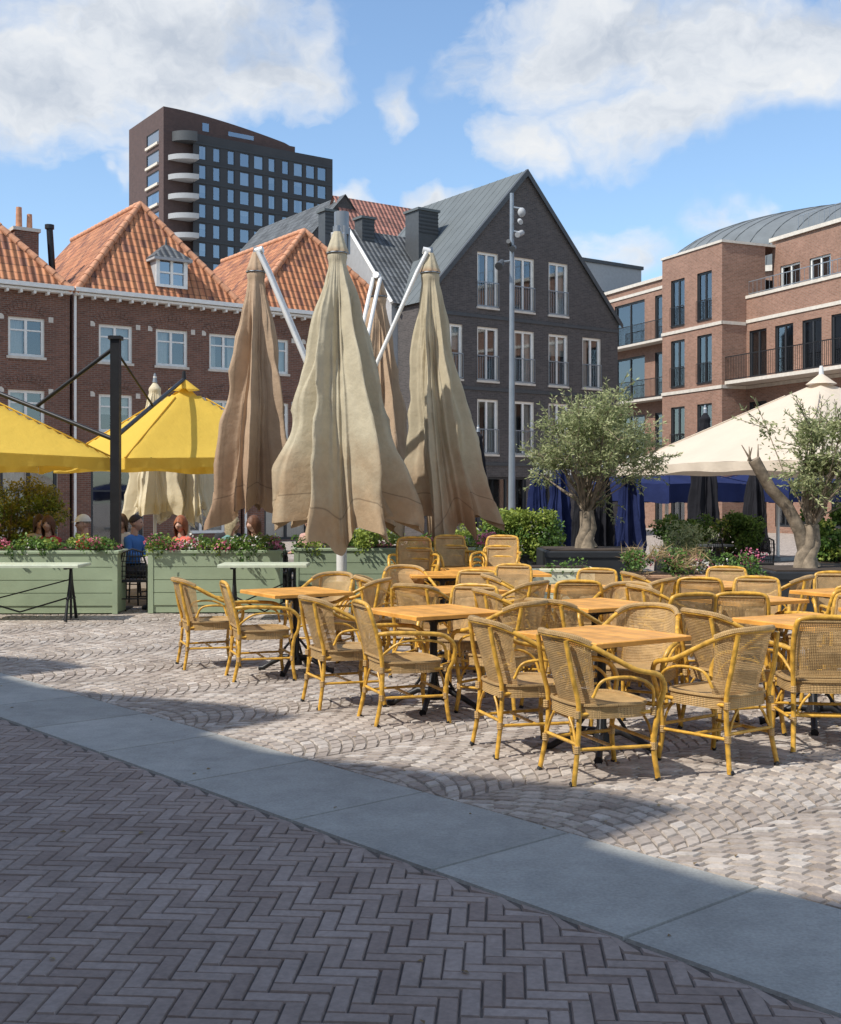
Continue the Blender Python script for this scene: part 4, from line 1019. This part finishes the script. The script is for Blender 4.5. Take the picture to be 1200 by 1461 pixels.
# ------------------------------------------------------------------ people (seated)
def skinobj(name,verts,edges,rad,mat,parent,root=0,sub=1):
    me=bpy.data.meshes.new(name); me.from_pydata(verts,edges,[]); o=bpy.data.objects.new(name,me); COL.objects.link(o); o.parent=parent
    me.materials.append(mat)
    md=o.modifiers.new('skin','SKIN'); md.use_smooth_shade=True
    sv=me.skin_vertices[0].data
    for i,r in enumerate(rad): sv[i].radius=(r,r) if not hasattr(r,'__len__') else r; sv[i].use_root=(i==root)
    s=o.modifiers.new('sub','SUBSURF'); s.levels=sub; s.render_levels=sub
    return o
def person(x,y,rz,shirt,trous,hair,longhair=False,turn=0,cap=None):
    e=bpy.data.objects.new('seated_person',None); COL.objects.link(e); e.location=(x,y,0); e.rotation_euler=(0,0,rz)
    sm_=plain('shirt_cloth',shirt,.9,.12,8); tm=plain('trouser_cloth',trous,.9,.12,8); hm=plain('hair',hair,.6,.3,40)
    V=[(0,0,.5),(0,-.03,.68),(0,-.02,.86),(0,0,1.0),(0,.015,1.07),(-.17,0,1.0),(-.225,.06,.76),(-.13,.30,.76),(.17,0,1.0),(.225,.06,.76),(.13,.30,.76)]
    E=[(0,1),(1,2),(2,3),(3,4),(3,5),(5,6),(6,7),(3,8),(8,9),(9,10)]
    skinobj('torso',V,E,[(.16,.12),(.14,.11),(.16,.12),(.13,.09),.055,.065,.048,.035,.065,.048,.035],sm_,e)
    V=[(0,0,.5),(-.09,.03,.5),(-.12,.45,.5),(-.12,.43,.1),(.09,.03,.5),(.12,.45,.5),(.12,.43,.1)]
    skinobj('legs',V,[(0,1),(1,2),(2,3),(0,4),(4,5),(5,6)],[.13,.09,.062,.042,.09,.062,.042],tm,e)
    for q in (-1,1): skinobj('shoe',[(q*.12,.40,.05),(q*.12,.5,.045),(q*.12,.62,.035)],[(0,1),(1,2)],[.045,.045,.035],M['dgrey'],e)
    for q in (-1,1):
        b=Vector((q*.13,.30,.76)); V=[tuple(b),tuple(b+Vector((-q*.02,.05,0)))];E=[(0,1)];Rr=[.026,.034]
        for k,(off,ln) in enumerate(((-.028,.06),(-.010,.072),(.010,.068),(.026,.052))):
            o=len(V); p=b+Vector((-q*.02+off,.085,0)); V+= [tuple(p),tuple(p+Vector((0,ln*.55,-.004))),tuple(p+Vector((0,ln,-.02)))]; E+=[(1,o),(o,o+1),(o+1,o+2)]; Rr+=[.011,.009,.008]
        o=len(V); p=b+Vector((-q*.05,.05,0)); V+=[tuple(p),tuple(p+Vector((-q*.02,.035,-.008)))]; E+=[(1,o),(o,o+1)]; Rr+=[.012,.009]
        skinobj('hand',V,E,Rr,M['skin'],e)
    g2=MB(); H=Vector((0,.035,1.235))
    def hd(u,v):
        th=u*6.2832; ph=v*math.pi; X=.078*math.cos(th)*math.sin(ph); Y=.098*math.sin(th)*math.sin(ph); Z=.118*math.cos(ph)
        if Z<-.03: k=1-.35*min(1,(-Z-.03)/.09); X*=k; Y=Y*(k if Y<0 else .95)+ (.012 if Y>0 else .02)
        if abs(X)<.016 and Y>.07 and -.035<Z<.02: Y+=.018*(1-(Z+.035)/.055)
        if abs(abs(X)-.03)<.014 and Y>.05 and abs(Z-.012)<.016: Y-=.008
        return (H.x+X,H.y+Y,H.z+Z)
    g2.grid(hd,36,24,closeu=True); g2.tube([(0,.0,1.05),(0,.01,1.17)],[.058,.052],12)
    for q in (-1,1): g2.ball((H.x+q*.08,H.y-.005,H.z-.005),.012,.022,.033)
    def ch(nm,mb,mt):
        o=bpy.data.objects.new(nm,mb.mesh(nm,mt)); COL.objects.link(o); o.parent=e
        T_=Matrix.Translation((0,.02,1.1))@Matrix.Rotation(turn,4,'Z')@Matrix.Translation((0,-.02,-1.1)); o.matrix_local=T_
    ch('head',g2,M['skin'])
    ey=MB()
    for q in (-1,1): ey.ball((H.x+q*.03,H.y+.083,H.z+.012),.011,.009,.009)
    ch('eyes',ey,M['iron']); mo=MB(); mo.ball((H.x,H.y+.092,H.z-.055),.024,.008,.006); ch('mouth',mo,M['ridge'])
    hr=MB()
    def hf(u,v):
        th=u*6.2832; lim=2.3 if longhair else 1.55
        front=max(0,math.sin(th)); ph=v*(lim-.62*front*(1.6 if longhair else 1))
        w_=1.13+.05*math.sin(th*9)*v
        X=.08*w_*math.cos(th)*math.sin(ph); Y=.1*w_*math.sin(th)*math.sin(ph)-.008; Z=.125*math.cos(ph)*1.04
        if longhair and ph>1.3: Z-= (ph-1.3)*.12; X*=1.12; Y*=1.05
        return (H.x+X,H.y+Y,H.z+Z+.004)
    hr.grid(hf,32,12,closeu=True); ch('hair',hr,hm)
    if cap:
        cm=MB(); cm.grid(lambda u,v:(H.x+.096*math.cos(u*6.283)*math.sin(v*1.5),H.y-.005+.118*math.sin(u*6.283)*math.sin(v*1.5),H.z+.025+.118*math.cos(v*1.5)),24,8,closeu=True)
        cm.grid(lambda u,v:(H.x+(u-.5)*.15,H.y+.1+.08*v-(u-.5)**2*.2,H.z+.035-.01*v),6,2); ch('cap',cm,plain('cap_cloth',cap,.9,.1))
    DC.place((x,y,0.001),rz)
PP=[(-5.45,17.5,2.6,(.45,.05,.07),(.05,.05,.08),(.10,.04,.02),True,.5,None),(-6.05,18.9,-2.6,(.45,.42,.4),(.05,.05,.08),(.06,.03,.02),True,0,None),
(-4.98,17.7,1.7,(.65,.6,.55),(.08,.1,.2),(.25,.2,.15),False,.4,(.78,.76,.7)),(-4.35,18.1,-1.9,(.07,.2,.5),(.04,.04,.05),(.05,.03,.02),False,.3,None),
(-3.5,17.5,2.4,(.65,.14,.1),(.06,.07,.15),(.30,.10,.04),True,.5,None),(-3.1,19.2,-2.9,(.03,.03,.035),(.05,.05,.06),(.04,.03,.02),False,0,None),(-2.42,17.5,1.9,(.7,.68,.66),(.05,.05,.08),(.14,.06,.03),True,.4,None),
(-1.75,19.1,2.6,(.5,.3,.25),(.05,.05,.06),(.35,.3,.25),False,0,None),(8.6,22.0,1.0,(.1,.2,.3),(.05,.05,.06),(.05,.03,.02),False,0,None),
(-6.35,17.6,-1.0,(.6,.55,.3),(.05,.05,.06),(.15,.09,.04),False,0,None),(-4.85,19.4,2.8,(.7,.7,.72),(.06,.06,.1),(.08,.04,.02),True,.3,None),(-2.85,17.9,-1.9,(.15,.3,.26),(.05,.05,.06),(.4,.33,.2),True,0,None),(-1.1,18.9,-2.2,(.1,.12,.2),(.05,.05,.06),(.05,.03,.02),False,0,None)]
for a in PP: person(*a)
# ------------------------------------------------------------------ light, sky, camera
el=math.radians(50); D=Vector((.85,.53)).normalized()
ray=Vector((D.x*math.cos(el),D.y*math.cos(el),-math.sin(el)))
ld=bpy.data.lights.new('sun','SUN'); ld.energy=4.9; ld.angle=math.radians(.53); ld.color=(1,.955,.88)
lo=bpy.data.objects.new('sun',ld); COL.objects.link(lo); lo.rotation_euler=ray.to_track_quat('-Z','Y').to_euler(); lo.location=(-20,-20,40)
W_=bpy.data.worlds.new('World'); SC.world=W_; W_.use_nodes=True; nt=W_.node_tree
bg=nt.nodes['Background']; out=nt.nodes['World Output']
sk=N(nt,'ShaderNodeTexSky'); sk.sky_type='NISHITA'; sk.sun_disc=False; sk.sun_elevation=el; sk.sun_rotation=math.atan2(-D.x,-D.y); sk.ozone_density=2.0; sk.air_density=1.0; sk.dust_density=.8
skc=mix(nt,1.0,sk.outputs[0],(1.3,1.38,1.4),'MULTIPLY')
L(nt,skc,bg.inputs[0]); bg.inputs[1].default_value=.15
tc=N(nt,'ShaderNodeTexCoord'); dirv=tc.outputs['Generated']
nz=noise_(nt,dirv,9,4,.6,'Color')
d1=N(nt,'ShaderNodeVectorMath',operation='SUBTRACT'); L(nt,nz,d1.inputs[0]); d1.inputs[1].default_value=(.5,.5,.5)
d2=N(nt,'ShaderNodeVectorMath',operation='MULTIPLY'); L(nt,d1.outputs[0],d2.inputs[0]); d2.inputs[1].default_value=(.15,.15,.08)
d3=N(nt,'ShaderNodeVectorMath',operation='ADD'); L(nt,d2.outputs[0],d3.inputs[0]); L(nt,dirv,d3.inputs[1]); wv=d3.outputs[0]
blobs=[(-13,21.0,8.5,4.4,1.0),(-18,18.2,6,3.4,1.0),(-8,19.6,4.4,2.7,.85),(7.6,20.4,6.4,3.4,1.0),(14.5,20,7,3.1,.95),(10,17.2,5,2.1,.85),(5,16.6,3.4,1.9,.85),(-1.2,18,1.2,2.0,.55),(-3.8,14.4,1.7,1.3,.85),(0.4,13.8,3.2,1.2,.85),(9.6,11.6,2.6,1.3,.6),(15.5,12.9,3.4,1.2,.5),(-14.4,15,1.2,1.7,.55),(-28,25,12,8,1),(25,30,12,9,1),(-60,25,20,10,1),(60,30,25,10,1),(150,35,40,20,.9),(-120,30,30,15,.8)]
tot=None
for az,e_,w_,h_,wt in blobs:
    a=math.radians(az);e_=math.radians(e_); c=(math.sin(a)*math.cos(e_),math.cos(a)*math.cos(e_),math.sin(e_))
    s1=N(nt,'ShaderNodeVectorMath',operation='SUBTRACT'); L(nt,wv,s1.inputs[0]); s1.inputs[1].default_value=c
    s2=N(nt,'ShaderNodeVectorMath',operation='MULTIPLY'); L(nt,s1.outputs[0],s2.inputs[0]); s2.inputs[1].default_value=(1/math.radians(w_),1/math.radians(w_),1/math.radians(h_))
    s3=N(nt,'ShaderNodeVectorMath',operation='LENGTH'); L(nt,s2.outputs[0],s3.inputs[0])
    f=math_(nt,'MULTIPLY',math_(nt,'SUBTRACT',1.15,s3.outputs['Value'],True),wt)
    tot=f if tot is None else math_(nt,'MAXIMUM',tot,f)
mp=N(nt,'ShaderNodeMapping'); L(nt,wv,mp.inputs[0]); mp.inputs['Scale'].default_value=(1,1,1.7)
n1=noise_(nt,mp.outputs[0],8,9,.58); n1b=noise_(nt,mp.outputs[0],26,7,.6)
den=math_(nt,'ADD',math_(nt,'MULTIPLY',tot,1.15),math_(nt,'ADD',math_(nt,'MULTIPLY',math_(nt,'SUBTRACT',n1,.53),2.1),math_(nt,'MULTIPLY',math_(nt,'SUBTRACT',n1b,.5),.6)))
mask=ramp(nt,den,[(.06,0.0),(.34,.45),(.72,.95)])
mask=mix(nt,1.0,mask,ramp(nt,tot,[(0,0.0),(.25,1.0)]),'MULTIPLY')
n2=noise_(nt,mp.outputs[0],7,7,.6)
shade=ramp(nt,math_(nt,'ADD',n2,math_(nt,'MULTIPLY',math_(nt,'SUBTRACT',den,.7),.12)),[(.38,(1.0,1.0,.99)),(.54,(.84,.875,.92)),(.70,(.58,.64,.73))])
bg2=N(nt,'ShaderNodeBackground'); L(nt,shade,bg2.inputs[0]); bg2.inputs[1].default_value=.95
mx=N(nt,'ShaderNodeMixShader'); L(nt,mask,mx.inputs[0]); L(nt,bg.outputs[0],mx.inputs[1]); L(nt,bg2.outputs[0],mx.inputs[2]); L(nt,mx.outputs[0],out.inputs[0])
cd=bpy.data.cameras.new('camera'); cam=bpy.data.objects.new('camera',cd); COL.objects.link(cam)
cam.location=(0,0,1.6); cam.rotation_euler=(math.radians(90),0,0)
cd.sensor_fit='HORIZONTAL'; cd.sensor_width=36; cd.lens=51; cd.shift_y=-.0154; cd.clip_end=1500; cd.clip_start=.05
SC.camera=cam
SC.view_settings.view_transform='Standard'; SC.view_settings.look='None'; SC.view_settings.exposure=0
